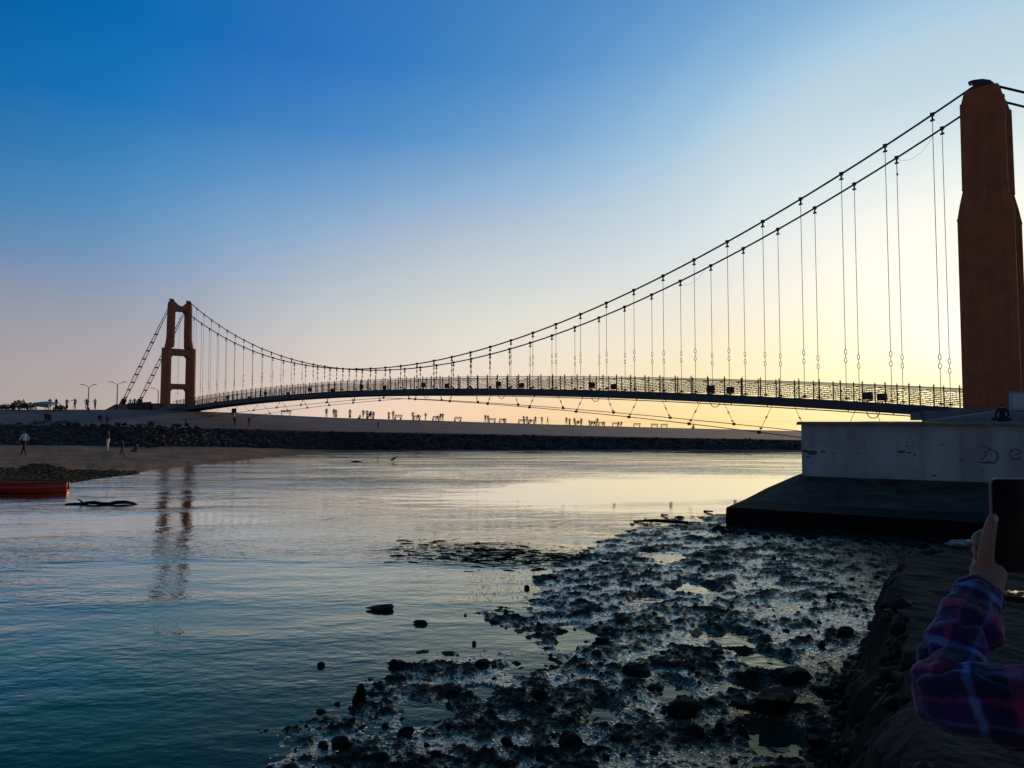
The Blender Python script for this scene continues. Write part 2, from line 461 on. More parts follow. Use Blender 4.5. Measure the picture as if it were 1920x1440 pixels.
def stones(name, C, S, m, seed=1, turn=6.28):
    """many small stones joined: C centres (n,3), S sizes (n,3)"""
    V, F = ico(); rng = np.random.default_rng(seed); n = len(C)
    ang = (rng.random(n) - .5) * turn
    J = 1 + (rng.random((n, len(V), 1)) - .5) * .6
    P = V[None] * J * S[:, None, :]
    ca, sa = np.cos(ang)[:, None], np.sin(ang)[:, None]
    P = np.stack([P[..., 0] * ca - P[..., 1] * sa, P[..., 0] * sa + P[..., 1] * ca, P[..., 2]], -1) + C[:, None, :]
    FF = (F[None] + (np.arange(n) * len(V))[:, None, None]).reshape(-1, 3)
    me = bpy.data.meshes.new(name); v = P.reshape(-1, 3).astype(np.float32)
    me.vertices.add(len(v)); me.vertices.foreach_set('co', v.ravel())
    me.loops.add(FF.size); me.loops.foreach_set('vertex_index', FF.ravel().astype(np.int32))
    me.polygons.add(len(FF)); me.polygons.foreach_set('loop_start', np.arange(0, FF.size, 3, dtype=np.int32))
    me.update(); me.validate(); me.materials.append(m)
    o = bpy.data.objects.new(name, me); COL.objects.link(o)
    return tag(o, kind='stuff')


# ------------------------------------------------------------------ water
w = MB(); w.v = [(-4000, -60, 0), (4000, -60, 0), (4000, 8000, 0), (-4000, 8000, 0)]; w.f = [(0, 1, 2, 3)]
tag(w.build('water', M['water']), kind='structure')

# ------------------------------------------------------------------ mud flat with pools
shore_px = [(470, 1500), (500, 1440), (515, 1368), (575, 1350), (650, 1338), (690, 1305), (705, 1265), (725, 1237), (790, 1222), (880, 1213), (945, 1200),
            (966, 1186), (905, 1160), (884, 1149), (930, 1143), (985, 1148), (1012, 1122), (1018, 1082), (1048, 1058), (1075, 1043), (1130, 1015), (1178, 1001),
            (1197, 986), (1188, 976), (1280, 970), (1350, 965), (1480, 955)]
shore = np.array([tuple(G(x, y, 0))[:2] for x, y in shore_px])
poly = np.vstack([shore, [[30, 27], [30, 2], shore[0] + [.3, -2.5]]])


def signed_dist(X, Y):
    d = np.full(X.shape, 1e9)
    for (ax, ay), (bx, by) in zip(shore[:-1], shore[1:]):
        vx, vy = bx - ax, by - ay
        t = np.clip(((X - ax) * vx + (Y - ay) * vy) / (vx * vx + vy * vy), 0, 1)
        d = np.minimum(d, np.hypot(X - ax - t * vx, Y - ay - t * vy))
    ins = np.zeros(X.shape, bool)
    n = len(poly)
    for k in range(n):
        (ax, ay), (bx, by) = poly[k], poly[(k + 1) % n]
        c = ((ay > Y) != (by > Y)) & (X < (bx - ax) * (Y - ay) / (by - ay + 1e-12) + ax)
        ins ^= c
    return np.where(ins, d, -d)


POOLS = [(1455, 1392, .30, .26), (1255, 1290, .26, .14), (800, 1330, .3, .10), (1440, 1238, .3, .16), (1130, 1330, .22, .14), (1370, 1195, .4, .16), (1215, 1120, .35, .13), (1000, 1235, .35, .10), (1300, 1100, .4, .14), (1250, 1040, .5, .12), (900, 1290, .2, .09), (1400, 1285, .2, .14), (1560, 1310, .2, .18), (1090, 1190, .4, .12)]


def mud_height(X, Y, full=False):
    sd = signed_dist(X, Y)
    base = np.where(sd > 0, .015 + .10 * (1 - np.exp(-sd / 2.5)) + .006 * sd, .10 * sd)
    base = np.clip(base, -.6, .4)
    big = (fbm(X * .55 + 4, Y * .75, 3) - .5) * .16
    patch = np.clip((fbm(X * 1.5 + 31, Y * 2.3 + 7, 5, .65) - .45) * 6, 0, 1)
    ridge = 1 - np.abs(fbm(X * 3.2 + 11, Y * 4.2 + 3, 4, .6) - .5) * 4
    rough = fbm(X * 9.3, Y * 11.1 + 40, 3, .6) - .5
    grit = vnoise(X * 21 + 5, Y * 25 + 9) - .5
    lump = np.clip((fbm(X * 3.4 + 70, Y * 4.0 + 22, 4, .6) - .60) * 6, 0, 1)
    rel = patch * (.014 + .028 * ridge) + rough * (.028 + .036 * patch) + grit * (.016 + .014 * patch) + lump * .04
    h = base + big * .6 + rel - .03
    for px_, py_, r_, dp in POOLS:
        g_ = G(px_, py_, .05); dd = np.hypot(X - g_.x, (Y - g_.y) * .8) + (vnoise(X * 5, Y * 5) - .5) * r_ * .8
        h = h - dp * np.clip(1.3 - dd / r_, 0, 1) ** .6
    h = np.where(sd < -.22, np.minimum(h, -.03), h)
    if full:
        wet = np.clip(1.0 - (rel - .006) / .032, 0, 1)
        wet *= np.clip(1.1 - .8 * lump, 0, 1)
        qx = np.interp(Y, [3.5, 7.6, 9, 10.8, 22, 30], [1.97, 4.05, 4.9, 8, 10, 12])
        wet *= np.clip((qx - X) / 2.6, .12, 1)
        return h, wet
    return h


NJ, NI = 900, 760
Yr = 5.0 * (30.0 / 5.0) ** (np.arange(NJ) / (NJ - 1))
ta = np.linspace(-.46, .86, NI)
YY = np.repeat(Yr[:, None], NI, 1); XX = YY * ta[None]
HH, WET = mud_height(XX, YY, True)
grid_mesh('mud_flat', np.stack([XX, YY, HH], -1), M['mud'], attr=('wet', WET))


def mz(x, y): return float(mud_height(np.array([[x]]), np.array([[y]]))[0, 0])


# small lumps of mud and pebbles scattered on the flat, past counting
n = 1800
yy = 6 * (26 / 6) ** RNG.random(n); xx = yy * (-.42 + 1.15 * RNG.random(n))
sdv = signed_dist(xx, yy); keep = (sdv > -.15) & (xx < 3.2 + (yy - 6.5) * .6 + 2)
xx, yy = xx[keep], yy[keep]
sz = .010 + .04 * RNG.random(len(xx)) ** 4
hz = mud_height(xx[None], yy[None])[0]
stones('pebbles', np.stack([xx, yy, np.maximum(hz, -.02) + sz * .2], 1), np.stack([sz * 1.3, sz, sz * .75], 1), M['rock'], 3)

# ------------------------------------------------------------------ quay terrace the photographer stands on
edge = [(-6, 2.2), (.8, 2.5), (1.5, 2.9), (1.97, 3.5), (2.66, 4.85), (3.35, 6.2), (4.05, 7.6), (4.9, 9.0), (6.6, 10.2), (9.5, 10.8), (14, 11.0)]
TZ = 1.58
rows = []
E = []
for (ax, ay), (bx, by) in zip(edge[:-1], edge[1:]):
    k = max(2, int(math.hypot(bx - ax, by - ay) / .12))
    for i in range(k): E.append((ax + (bx - ax) * i / k, ay + (by - ay) * i / k))
E.append(edge[-1]); E = np.array(E)
tn = np.gradient(E, axis=0); tn /= np.linalg.norm(tn, axis=1)[:, None]; on = np.stack([-tn[:, 1], tn[:, 0]], 1)
arc = np.r_[0, np.cumsum(np.linalg.norm(np.diff(E, axis=0), axis=1))]
prof = [(.55, -.15), (.50, .1), (.40, .35), (.32, .62), (.22, .9), (.15, 1.15), (.09, 1.36), (.03, 1.50), (-.06, TZ), (-.3, TZ), (-.5, TZ), (-.8, TZ), (-1.1, TZ), (-1.6, TZ), (-2.4, TZ), (-4, TZ), (-12, TZ)]
P = np.zeros((len(prof), len(E), 3))
for r, (o_, z_) in enumerate(prof):
    rough_ = (fbm(arc * 2.3, np.full(len(arc), r * .9), 4, .65) - .5) * .55 + (vnoise(arc * 7, np.full(len(arc), r * 3.1)) - .5) * .10
    jit = rough_ * (1 if 0 < r < 7 else .6 if r < 9 else 0)
    jz = (vnoise(arc * 5.3 + 3, np.full(len(arc), r * 2.7 + 5)) - .5) * (.16 if 0 < r < 8 else .05)
    off = o_ + jit
    if o_ < -.25:
        P[r, :, 0] = E[:, 0] + (-o_) * .55 + 0; P[r, :, 1] = E[:, 1] + o_ * .83
    else:
        P[r, :, 0] = E[:, 0] + on[:, 0] * off; P[r, :, 1] = E[:, 1] + on[:, 1] * off
    P[r, :, 2] = z_ + jz
grid_mesh('quay_terrace', P, M['terrace'], smooth=False)
# rubble tumbled along the foot of the quay edge
n = 1500; k = RNG.integers(20, len(E), n); offs = RNG.random(n) * .8 - .02
cx = E[k, 0] + on[k, 0] * offs; cy = E[k, 1] + on[k, 1] * offs
sz = .025 + .085 * RNG.random(n) ** 3
zz = np.maximum(np.interp(offs, [-.02, .1, .3, .55, .85], [1.56, 1.3, .7, .12, .08]), .05)
stones('rubble', np.stack([cx, cy, zz], 1), np.stack([sz * 1.3, sz, sz * .8], 1), M['rock'], 9)

# ------------------------------------------------------------------ far shore: beach, stone pitching, paved embankment
cx_ = np.array([-260, -100, 0, 150, 300, 400, 500, 612, 800, 1000, 1200, 1400, 1600, 2000, 2500], float)
crest_y = [768, 768, 768, 768, 769, 772.5, 777.5, 783, 788.5, 795, 801, 806, 811, 817, 822]
crest_Z = [98, 101, 103, 105, 107, 111, 116, 122, 135, 150, 162, 175, 185, 200, 210]
top_y = [799, 799, 799, 801, 805, 806, 809, 812, 815, 819, 823, 826.5, 830, 834, 836]
top_Z = [76, 77, 78, 80, 82, 84, 84, 85, 85, 84, 83.5, 83, 83, 82, 82]
bot_y = [835, 835, 835, 836, 838, 839, 841, 844, 845.5, 845.5, 845.5, 845.5, 845.5, 845.5, 845.5]
bot_Z = [65, 65.5, 66, 67, 69, 71, 74, 77, 77.5, 77.5, 77.5, 77.5, 77.5, 77.5, 77.5]
front_y = [985, 945, 924, 900, 881, 869, 859, 850, 846.5, 846, 846, 846, 846, 846, 846]
xs = np.linspace(-260, 2500, 461)


def curve(ys, Zs=None):
    y = np.interp(xs, cx_, ys)
    if Zs is None: return np.array([tuple(G(a, b, 0)) for a, b in zip(xs, y)])
    Z = np.interp(xs, cx_, Zs)
    return np.array([tuple(at(a, b, c)) for a, b, c in zip(xs, y, Z)])


CR, TP, BT, FR = curve(crest_y, crest_Z), curve(top_y, top_Z), curve(bot_y, bot_Z), curve(front_y)


def band(name, rows, m, amp, scale, nsub):
    R = []
    for a, b in zip(rows[:-1], rows[1:]):
        for k in range(nsub): R.append(a + (b - a) * k / nsub)
    R.append(rows[-1]); R = np.array(R)
    ed = np.ones(len(R)); ed[0] = ed[-1] = .4
    R[..., 2] += (fbm(R[..., 0] * scale, R[..., 1] * scale, 4) - .5) * amp * ed[:, None]
    return grid_mesh(name, R, m)


low = lambda A, dz, dy: A + np.array([0, dy, dz])
band('beach', [low(FR, -.55, -4), FR + [0, 0, -.02], FR * .65 + BT * .35 + [0, 0, .15], BT + [0, 0, .05]], M['sand'], .16, .9, 8)
band('stone_bed', [low(BT, -.6, -2), BT + [0, 0, .03], TP], M['stone'], .35, 1.1, 8)
back = CR + np.array([0, 6, 0])
emb = band('embankment', [TP + [0, -.3, -.02], TP * .5 + CR * .5, CR], M['bank'], .12, .5, 10)
band('embankment_top', [CR + [0, 0, -.01], back, back + np.array([0, 8, -4.5])], M['bank'], .04, .5, 4)
# kerb at the crest and at the head of the stone pitching
kb = MB(); kb.tube([tuple(p + [0, 0, .06]) for p in TP[::4]], .16, 5); tag(kb.build('stone_kerb', M['bank']), kind='structure')

# stones of the pitching: too small to pick apart
n = 8000
u = RNG.random(n) * (len(xs) - 1); i0 = u.astype(int); fr = (u - i0)[:, None]
v_ = RNG.random(n)[:, None] ** .9
lo_ = BT[i0] * (1 - fr) + BT[i0 + 1] * fr; hi_ = TP[i0] * (1 - fr) + TP[i0 + 1] * fr
C = lo_ * (1 - v_) + hi_ * v_
S = (.13 + .24 * RNG.random((n, 1)) ** 2) * np.array([[1.3, 1.0, .7]]) * (.7 + .6 * RNG.random((n, 3)))
C[:, 2] += .05
stones('riprap', C, S, M['stone'], 4)
# heap of larger boulders and rubbish under the left bank top
n = 500; px = RNG.normal(170, 90, n); py = 795 + 42 * RNG.random(n); pz = 80 - (py - 795) / 42 * 13
C = np.array([tuple(at(a, b, c)) for a, b, c in zip(px, py, pz)]); s = .12 + .26 * RNG.random((n, 1)) ** 2
stones('boulders', C, s * np.array([[1.4, 1, .8]]), M['stone'], 8)
# dark weed lying along the left water edge
n = 11000; px = RNG.random(n) * 460 - 210; ii = np.clip(((px + 260) / 2760 * 460).astype(int), 0, 459)
tt = RNG.random(n) ** 1.4 * np.interp(px, [-210, 60, 150, 250], [.40, .36, .16, .03]) * (.45 + .9 * fbm(px * .03, px * 0 + 2.2, 3)) + np.abs(RNG.normal(0, .012, n))
C = FR[ii] + (BT[ii] - FR[ii]) * tt[:, None]; C[:, 0] += RNG.random(n) * .4; C[:, 2] += .15 * np.minimum(tt / .35, 1) + .02
s = .03 + .09 * RNG.random((n, 1)) ** 2
stones('seaweed', C, s * np.array([[2.2, 1.2, .5]]), M['olive'], 12)
# steps cut diagonally in the embankment
st = MB()
for k in range(14):
    p = at(1062 + k * 2.6, 799 + k * 1.75, 152 - k * 4.6); st.box(p, 2.2, 3.2, .5)
tag(st.build('embankment_steps', M['stone']), kind='structure')

# ------------------------------------------------------------------ near quay wall with sloping apron
Wc = Vector((10.58, 26.0, 0)); U = Vector((.869, -.495, 0)).normalized(); Nn = Vector((-U.y * -1, U.x * -1, 0)); Nn = Vector((U.y, -U.x, 0)); V = -Nn
Zu = Vector((0, 0, 1))
LEN, DEP = 24.0, 40.0
qw = thing('quay_wall', 'whitewashed quay wall with brown coping above a dark sloping apron', 'wall', Wc)


def q(a, b, z): return Wc + U * a + V * b + Zu * z      # a along the wall, b back from its face


m = MB()
nx = 24
P = np.zeros((6, nx + 1, 3))
m.poly([[q(0, 0, .9), q(LEN, 0, .9), q(LEN, .5, .9), q(0, .5, .9)], [q(0, 0, 3.13), q(LEN, 0, 3.13), q(LEN, .5, 3.13), q(0, .5, 3.13)]])
m.poly([[q(0, .5, .9), q(.5, .5, .9), q(.5, DEP, .9), q(0, DEP, .9)], [q(0, .5, 3.13), q(.5, .5, 3.13), q(.5, DEP, 3.13), q(0, DEP, 3.13)]])
m.build('wall_face', M['whitewash'], qw)
m = MB()
for k in range(8):
    a0, a1 = -.14 + k * 3.02, -.14 + (k + 1) * 3.02 - .012
    o_ = m = MB(); m.poly([[q(a0, -.13, 3.132), q(a1, -.13, 3.132), q(a1, .6, 3.132), q(a0, .6, 3.132)],
                       [q(a0, -.13, 3.215), q(a1, -.13, 3.215), q(a1, .6, 3.215), q(a0, .6, 3.215)],
                       [q(a0 + .03, -.09, 3.25), q(a1, -.09, 3.25), q(a1, .6, 3.25), q(a0 + .03, .6, 3.25)]])
    m.build('coping_stone', M['coping'], qw)
m = MB(); m.poly([[q(.1, .6, 3.0), q(LEN, .6, 3.0), q(LEN, DEP, 3.0), q(.1, DEP, 3.0)], [q(.1, .6, 3.21), q(LEN, .6, 3.21), q(LEN, DEP, 3.21), q(.1, DEP, 3.21)]])
m.build('paving', M['concrete'], qw)
# apron: rings at wall foot, slope foot, ledge lip, ledge foot; hip wraps the left corner
AZ, LZ = 1.28, .66
lines = [[q(-.02, DEP, AZ), q(-.02, -.03, AZ), q(LEN, -.03, AZ)],
         [q(-1.0, DEP, LZ + .02), q(-1.0, -3.9, LZ + .02), q(LEN, -3.9, LZ + .02)],
         [q(-1.42, DEP, LZ), q(-1.42, -5.75, LZ), q(LEN, -5.75, LZ)],
         [q(-1.44, DEP, -.4), q(-1.44, -5.78, -.4), q(LEN, -5.78, -.4)]]


def strip(name, a, b, mt, amp):
    def res(l):
        o1 = [l[0].lerp(l[1], t / 20) for t in range(20)] + [l[1].lerp(l[2], t / 90) for t in range(91)]
        return o1
    A_, B_ = res(a), res(b); R = []
    for k in range(9):
        R.append([tuple(x.lerp(y, k / 8)) for x, y in zip(A_, B_)])
    R = np.array(R)
    w_ = np.sin(np.linspace(0, math.pi, 9))[:, None] + .25
    for kk in (0, 8):       # worn, uneven arrises shared by neighbouring strips
        f_ = .0 if (name == 'apron' and kk == 0) else .30
        R[kk, :, 0] += (fbm(R[kk, :, 0] * 2.3 + 9, R[kk, :, 1] * 2.3, 4, .6) - .5) * f_; R[kk, :, 1] += (fbm(R[kk, :, 0] * 2.1 + 3, R[kk, :, 1] * 2.1 + 50, 4, .6) - .5) * f_
    R[..., 2] += (fbm(R[..., 0] * 1.3, R[..., 1] * 1.3, 4) - .5) * amp * w_
    o = grid_mesh(name, R, mt, kind=None)
    if 'kind' in o: del o['kind']
    o.parent = qw; o.matrix_parent_inverse = Matrix.Translation(qw.location).inverted()
    return o


strip('apron', lines[0], lines[1], M['apron'], .16)
strip('ledge', lines[1], lines[2], M['ledge'], .06)
strip('ledge_face', lines[2], lines[3], M['ledge'], .06)
n = 700; a_ = RNG.random(n) * 15 - 1.6; o_ = RNG.random(n) ** 2.2 * 1.6
C = np.array([tuple(q(a, -5.9 - b, 0)) for a, b in zip(a_, o_)]); s_ = .03 + .12 * RNG.random((n, 1)) ** 3; C[:, 2] = np.maximum(mud_height(C[None, :, 0], C[None, :, 1])[0], 0) + .01
stones('rubble', C, s_ * np.array([[1.3, 1, .7]]), M['rock'], 31)


# faded painted marks and peeled patches on the wall
def wall_mark(pts, r):
    m = MB(); pp = [q(a, -.006, z) for a, z in pts]
    rings = []; r0 = r
    for i, p in enumerate(pp):
        r = r0 * random.uniform(.35, 1.15)
        d = (pp[min(i + 1, len(pp) - 1)] - pp[max(i - 1, 0)]).normalized(); s = d.cross(Nn).normalized() * r
        rings.append([p + s + Nn * .004, p - s + Nn * .004, p - s - Nn * .02, p + s - Nn * .02])
    m.poly(rings); return m.build('painted_mark', M['mark'], qw)


def wpt(x, y):
    d = ray(x, y); k = (Wc - Vector((0, 0, CAMZ))).dot(Nn) / d.dot(Nn); p = Vector((0, 0, CAMZ)) + d * k
    return ((p - Wc).dot(U), p.z)


wall_mark([wpt(1842 + 12 * math.sin(t), 842 - 6 * math.cos(t)) for t in np.linspace(-.4, 3.0, 9)] + [wpt(1850 - 3 * k, 850 + 4 * k) for k in range(4)], .024)
wall_mark([wpt(1858 + 13 * math.cos(t), 856 + 13 * math.sin(t)) for t in np.linspace(-1.8, 1.7, 12)], .026)
wall_mark([wpt(1836, 866), wpt(1846, 868), wpt(1858, 866)], .035)
wall_mark([wpt(1904 + 11 * math.cos(t), 852 + 10 * math.sin(t)) for t in np.linspace(.4, 5.9, 14)] + [wpt(1904, 853)], .024)
for px_, py_, w_ in [(1510, 846, 14), (1524, 849, 20), (1544, 847, 10), (1564, 851, 6), (1516, 857, 10), (1690, 847, 14), (1704, 849, 9), (1714, 853, 6), (1700, 837, 6), (1802, 864, 5), (1752, 892, 8), (1768, 834, 5), (1842, 882, 5), (1610, 850, 5)]:
    a, z = wpt(px_, py_); m = MB(); r = w_ / 1330 * 24 / 2
    ring = [(a + r * 1.1 * math.cos(t) * random.uniform(.6, 1.2), z + r * .45 * math.sin(t) * random.uniform(.6, 1.3)) for t in np.linspace(0, 2 * math.pi, 10)[:-1]]
    m.poly([[q(b, .01, c) for b, c in ring], [q(b, -.005, c) for b, c in ring]]); m.build('peeled_patch', M['mark'], qw)

# ------------------------------------------------------------------ the bridge
R0 = at(1857, 767, 40.0).to_2d(); L0 = at(323, 700, 113.0).to_2d()
SPAN = (L0 - R0).length
DR = Vector(((L0 - R0) / SPAN).to_tuple() + (0,)); TV = Vector((.66857, .74365, 0))
TV = Vector((-DR.y, DR.x, 0)); TV = TV if TV.y > 0 else -TV
CW = 2.7                                              # between the two cable planes


def B(s, o, z): return Vector((R0.x, R0.y, 0)) + DR * s + TV * o + Zu * z


def cable_z(s): return 4.55798811e-03 * s * s - 5.01226528e-01 * s + 22.758
def deck_z(s): return -7.05146825e-04 * s * s + 8.81604399e-02 * s + 3.90


bridge = thing('suspension_bridge', 'pedestrian suspension bridge with terracotta towers and cambered deck across the river', 'bridge', B(SPAN / 2, 0, 0))


def bpart(mb, name, m, parent=None, smooth=False):
    return mb.build(name, m, parent or bridge, smooth)


def rel(o, parent):
    o.parent = parent; o.matrix_parent_inverse = Matrix.Identity(4)


def leg_rings(s0, o_sign, zb, spread, kl, kt):
    """chamfered leg; o_sign -1 near, +1 far"""
    P_ = []
    for z, wl_, wt_, off in [(zb, 2.76, .66, 1.03), (9, 2.74, .64, 1.01), (14.75, 2.72, .62, 1), (14.9, 2.78, .66, 1), (15.0, 2.72, .60, .36), (15.7, 2.50, .58, .2), (16.6, 2.12, .54, .08), (16.62, 2.22, .58, .08),
                             (16.75, 2.20, .56, .07), (21.7, 2.16, .52, 0), (21.72, 2.02, .52, 0), (22.28, 1.74, .50, 0), (22.42, 1.60, .44, 0)]:
        off *= spread; wl_ *= kl; wt_ *= kt
        c, cb = wl_ * .14, wt_ * .28; a, b = wl_ / 2, wt_ / 2
        ctr = CW / 2 + o_sign * (CW / 2 + off)
        ring = [(-a + c, -b), (a - c, -b), (a, -b + cb), (a, b - cb), (a - c, b), (-a + c, b), (-a, b - cb), (-a, -b + cb)]
        P_.append([B(s0 + p, ctr + r, z) for p, r in ring])
    return P_


def tower(s0, zb, spread, kl=1, kt=1):
    anchor = MB()
    anchor.box(B(s0, CW / 2, zb - .35), 3.6, CW + 3.2, .7, DR, TV)
    t = bpart(anchor, 'bridge_tower', M['concrete'])
    for sg in (-1, 1):
        m = MB(); m.poly(leg_rings(s0, sg, zb, spread, kl, kt)); m.build('tower_leg', M['terracotta'], None).parent = t
        m = MB(); c = CW / 2 + sg * CW / 2
        prof = [(-.62, 0), (-.62, .12), (-.45, .32), (-.1, .5), (.35, .58), (.6, .56), (.62, .44), (.3, .4), (.5, 0)]
        m.prism([(a, b) for a, b in prof], B(s0, c - .2, 22.36), DR, Zu, TV, .4); m.build('cable_saddle', M['dark_steel'], None).parent = t
    for zt, zbm, hw, off, dip, d in [(21.75, 20.95, .35, .02, .55, 1.3), (14.8, 13.75, .4, spread, 0, 1.5), (9.15, 8.3, .4, spread, 0, 1.5)]:
        c = CW / 2 + off - (.26 if dip else .32) * kt + .03
        top = [(-c, zt + dip), (-c * .55, zt + dip * .2), (0, zt), (c * .55, zt + dip * .2), (c, zt + dip)] if dip else [(-c, zt), (c, zt)]
        pts = top + [(c, zbm - hw), (c - hw, zbm), (-c + hw, zbm), (-c, zbm - hw)]
        m = MB(); m.prism([(a, b) for a, b in pts], B(s0 - d / 2, CW / 2, 0), TV, Zu, DR, d)
        m.build('crossbeam', M['terracotta'], None).parent = t
    return t


def tower_marks(t, s0):
    m = MB(); m.box(B(s0 + .15, -.90, 5.85), .16, .02, .05, DR, TV); m.build('wall_bracket', M['dark_steel'], None).parent = t


S_R, S_L = -.10, SPAN + .9
tR = tower(S_R, 3.93, .12); tL = tower(S_L, 5.3, .60, .76, 1.55); tower_marks(tR, S_R)

# main cables with backstays
for o_ in (0, CW):
    m = MB(); m.tube([B(s, o_, cable_z(s)) for s in np.linspace(S_R, S_L, 70)], .062, 6)
    bpart(m, 'main_cable', M['cable'])
    # landward stay on the near (right) side: one bundled cable
    m = MB(); m.tube([B(S_R, o_, 22.75), B(S_R - 30, o_, 4.2)], .07, 6); bpart(m, 'backstay', M['cable'])
    # far side: four strands held apart by clamps down to an anchor
    top = B(S_L, o_, 22.3); bot = B(S_L + 19.5, o_, 6.6)
    m = MB()
    for a, b in ((-.16, -.1), (.16, -.1), (-.16, .14), (.16, .14)):
        m.tube([top + TV * a * .5, top.lerp(bot, .35) + TV * a * 1.2 + Zu * b, top.lerp(bot, .8) + TV * a * 1.8 + Zu * b * 1.5, bot + TV * a + Zu * b * .4], .034, 5)
    bs = bpart(m, 'backstay', M['cable'])
    for k in np.linspace(.3, .95, 9):
        m = MB(); m.box(top.lerp(bot, k), .07, .60, .24, DR, TV); m.build('spacer_clamp', M['dark_steel'], None).parent = bs
    d = (bot - top).normalized()
    m = MB(); m.box(bot + d * .5, 2.2, .7, .6, d, TV, d.cross(TV)); m.box(bot + d * 1.6 - Zu * .3, 1.6, 1.2, 1.0, DR, TV); bpart(m, 'stay_anchor', M['dark_steel'])

# hangers: clamp on the cable, rod, two turnbuckle links
HS = [2.41 + 2.614 * i for i in range(41)]
ring_m = MB().torus((0, 0, 0), .075, .17, .022, DR, Zu, 12, 5).mesh('turnbuckle'); ring_m.materials.append(M['cable'])
cl = MB(); cl.box((0, 0, .02), .22, .16, .2, DR, TV); cl.box((0, 0, -.2), .09, .09, .22, DR, TV); cl.box((0, 0, -.34), .24, .1, .09, DR, TV)
clamp_m = cl.mesh('cable_clamp'); clamp_m.materials.append(M['cable'])
for o_ in (0, CW):
    for i, s in enumerate(HS):
        zc, zd = cable_z(s), deck_z(s) - .1
        L_ = zc - zd
        t1 = min(3.05 + random.uniform(-.12, .2), L_ - .75); t2 = t1 - .52 - random.uniform(0, .1)
        m = MB()
        if L_ < 4.2:
            m.tube([B(s, o_, zc - .3), B(s, o_, zd)], .019, 5)
        else:
          m.tube([B(s, o_, zc - .3), B(s, o_, zd + t1 + .16)], .019, 5); m.tube([B(s, o_, zd + t1 - .16), B(s, o_, zd + t2 + .16)], .019, 5)
          m.tube([B(s, o_, zd + t2 - .16), B(s, o_, zd)], .019, 5)
        m.box(B(s, o_, zd + .25), .2, .1, .12, DR, TV)
        h = bpart(m, 'hanger', M['cable'])
        for nm, me, z in (('cable_clamp', clamp_m, zc), ('turnbuckle', ring_m, zd + t1), ('turnbuckle', ring_m, zd + t2)):
            c = bpy.data.objects.new(nm, me); COL.objects.link(c); c.parent = h
            c.location = B(s, o_, z)

# deck: two edge girders, floor slab, cross beams, service pipe
ss = np.linspace(1.6, SPAN - .4, 60)
for o_ in (-.08, CW + .08):
    m = MB(); m.poly([[B(s, o_ - .07, deck_z(s) - .55), B(s, o_ + .07, deck_z(s) - .55), B(s, o_ + .07, deck_z(s)), B(s, o_ - .07, deck_z(s))] for s in ss])
    g = bpart(m, 'edge_girder', M['girder'])
    m = MB(); m.poly([[B(s, o_ - .16, deck_z(s) - .60), B(s, o_ + .16, deck_z(s) - .60), B(s, o_ + .16, deck_z(s) - .553), B(s, o_ - .16, deck_z(s) - .553)] for s in ss])
    m.build('bottom_flange', M['girder'], None).parent = g
m = MB(); m.poly([[B(s, .0, deck_z(s) - .2), B(s, CW, deck_z(s) - .2), B(s, CW, deck_z(s) - .06), B(s, 0, deck_z(s) - .06)] for s in ss]); bpart(m, 'deck_slab', M['concrete'])
xb = MB(); xb.box((0, 0, 0), .12, CW - .02, .22, DR, TV); xbm = xb.mesh('cross_beam'); xbm.materials.append(M['girder'])
for s in HS:
    c = bpy.data.objects.new('cross_beam', xbm); COL.objects.link(c); rel(c, bridge); c.matrix_parent_inverse = Matrix.Translation(bridge.location).inverted(); c.location = B(s, CW / 2, deck_z(s) - .312)
m = MB(); m.tube([B(s, .25, deck_z(s) - .70) for s in ss], .035, 5)
for s in HS: m.box(B(s, .25, deck_z(s) - .56), .05, .05, .28, DR, TV)
bpart(m, 'service_pipe', M['girder'])

# railings: posts, two rails, fretwork panels
PS = 2.614 / 2
post = MB(); post.box((0, 0, .58), .07, .07, 1.16, DR, TV); post.box((0, 0, 1.2), .09, .09, .06, DR, TV); post.box((0, 0, 1.28), .035, .035, .1, DR, TV)
post_m = post.mesh('railing_post'); post_m.materials.append(M['rail'])


def fret(variant):
    m = MB(); w_ = PS - .06; hs = [.1, .23, .36, .49, .62, .75, .88]
    for z in hs: m.box((0, 0, z), w_, .02, .032, DR, TV)
    rnd = random.Random(variant)
    for k, (z0, z1) in enumerate(zip(hs[:-1], hs[1:])):
        n_ = 3
        for j in range(n_):
            x = (-.5 + (j + (.25 if k % 2 else .7) + rnd.uniform(-.1, .1)) / n_) * w_
            m.box(tuple(DR * x + Zu * (z0 + z1) / 2), .03, .02, z1 - z0 - .03, DR, TV)
    me = m.mesh('railing_panel'); me.materials.append(M['rail']); return me


frets = [fret(k) for k in range(4)]
inv = Matrix.Translation(bridge.location).inverted()
NP = int((SPAN - 2.5) / PS)
for o_ in (-.02, CW + .02):
    for k in range(NP + 1):
        s = 2.41 - PS / 2 + k * PS - .65 + .35
        c = bpy.data.objects.new('railing_post', post_m); COL.objects.link(c); c.parent = bridge; c.matrix_parent_inverse = inv; c.location = B(s, o_, deck_z(s))
        if k < NP:
            c = bpy.data.objects.new('railing_panel', frets[(k * 7) % 4]); COL.objects.link(c); c.parent = bridge; c.matrix_parent_inverse = inv
            sm_ = s + PS / 2; c.location = B(sm_, o_, deck_z(sm_)); sl = (deck_z(s + PS) - deck_z(s)) / PS
            c.rotation_euler = Matrix.Rotation(-math.atan(sl), 3, TV).to_euler() if True else (0, 0, 0)
    for z, r in ((1.1, .03), (.97, .022)):
        m = MB(); m.tube([B(s, o_, deck_z(s) + z) for s in np.linspace(.5, SPAN - .5, 60)], r, 6); bpart(m, 'hand_rail', M['rail'])

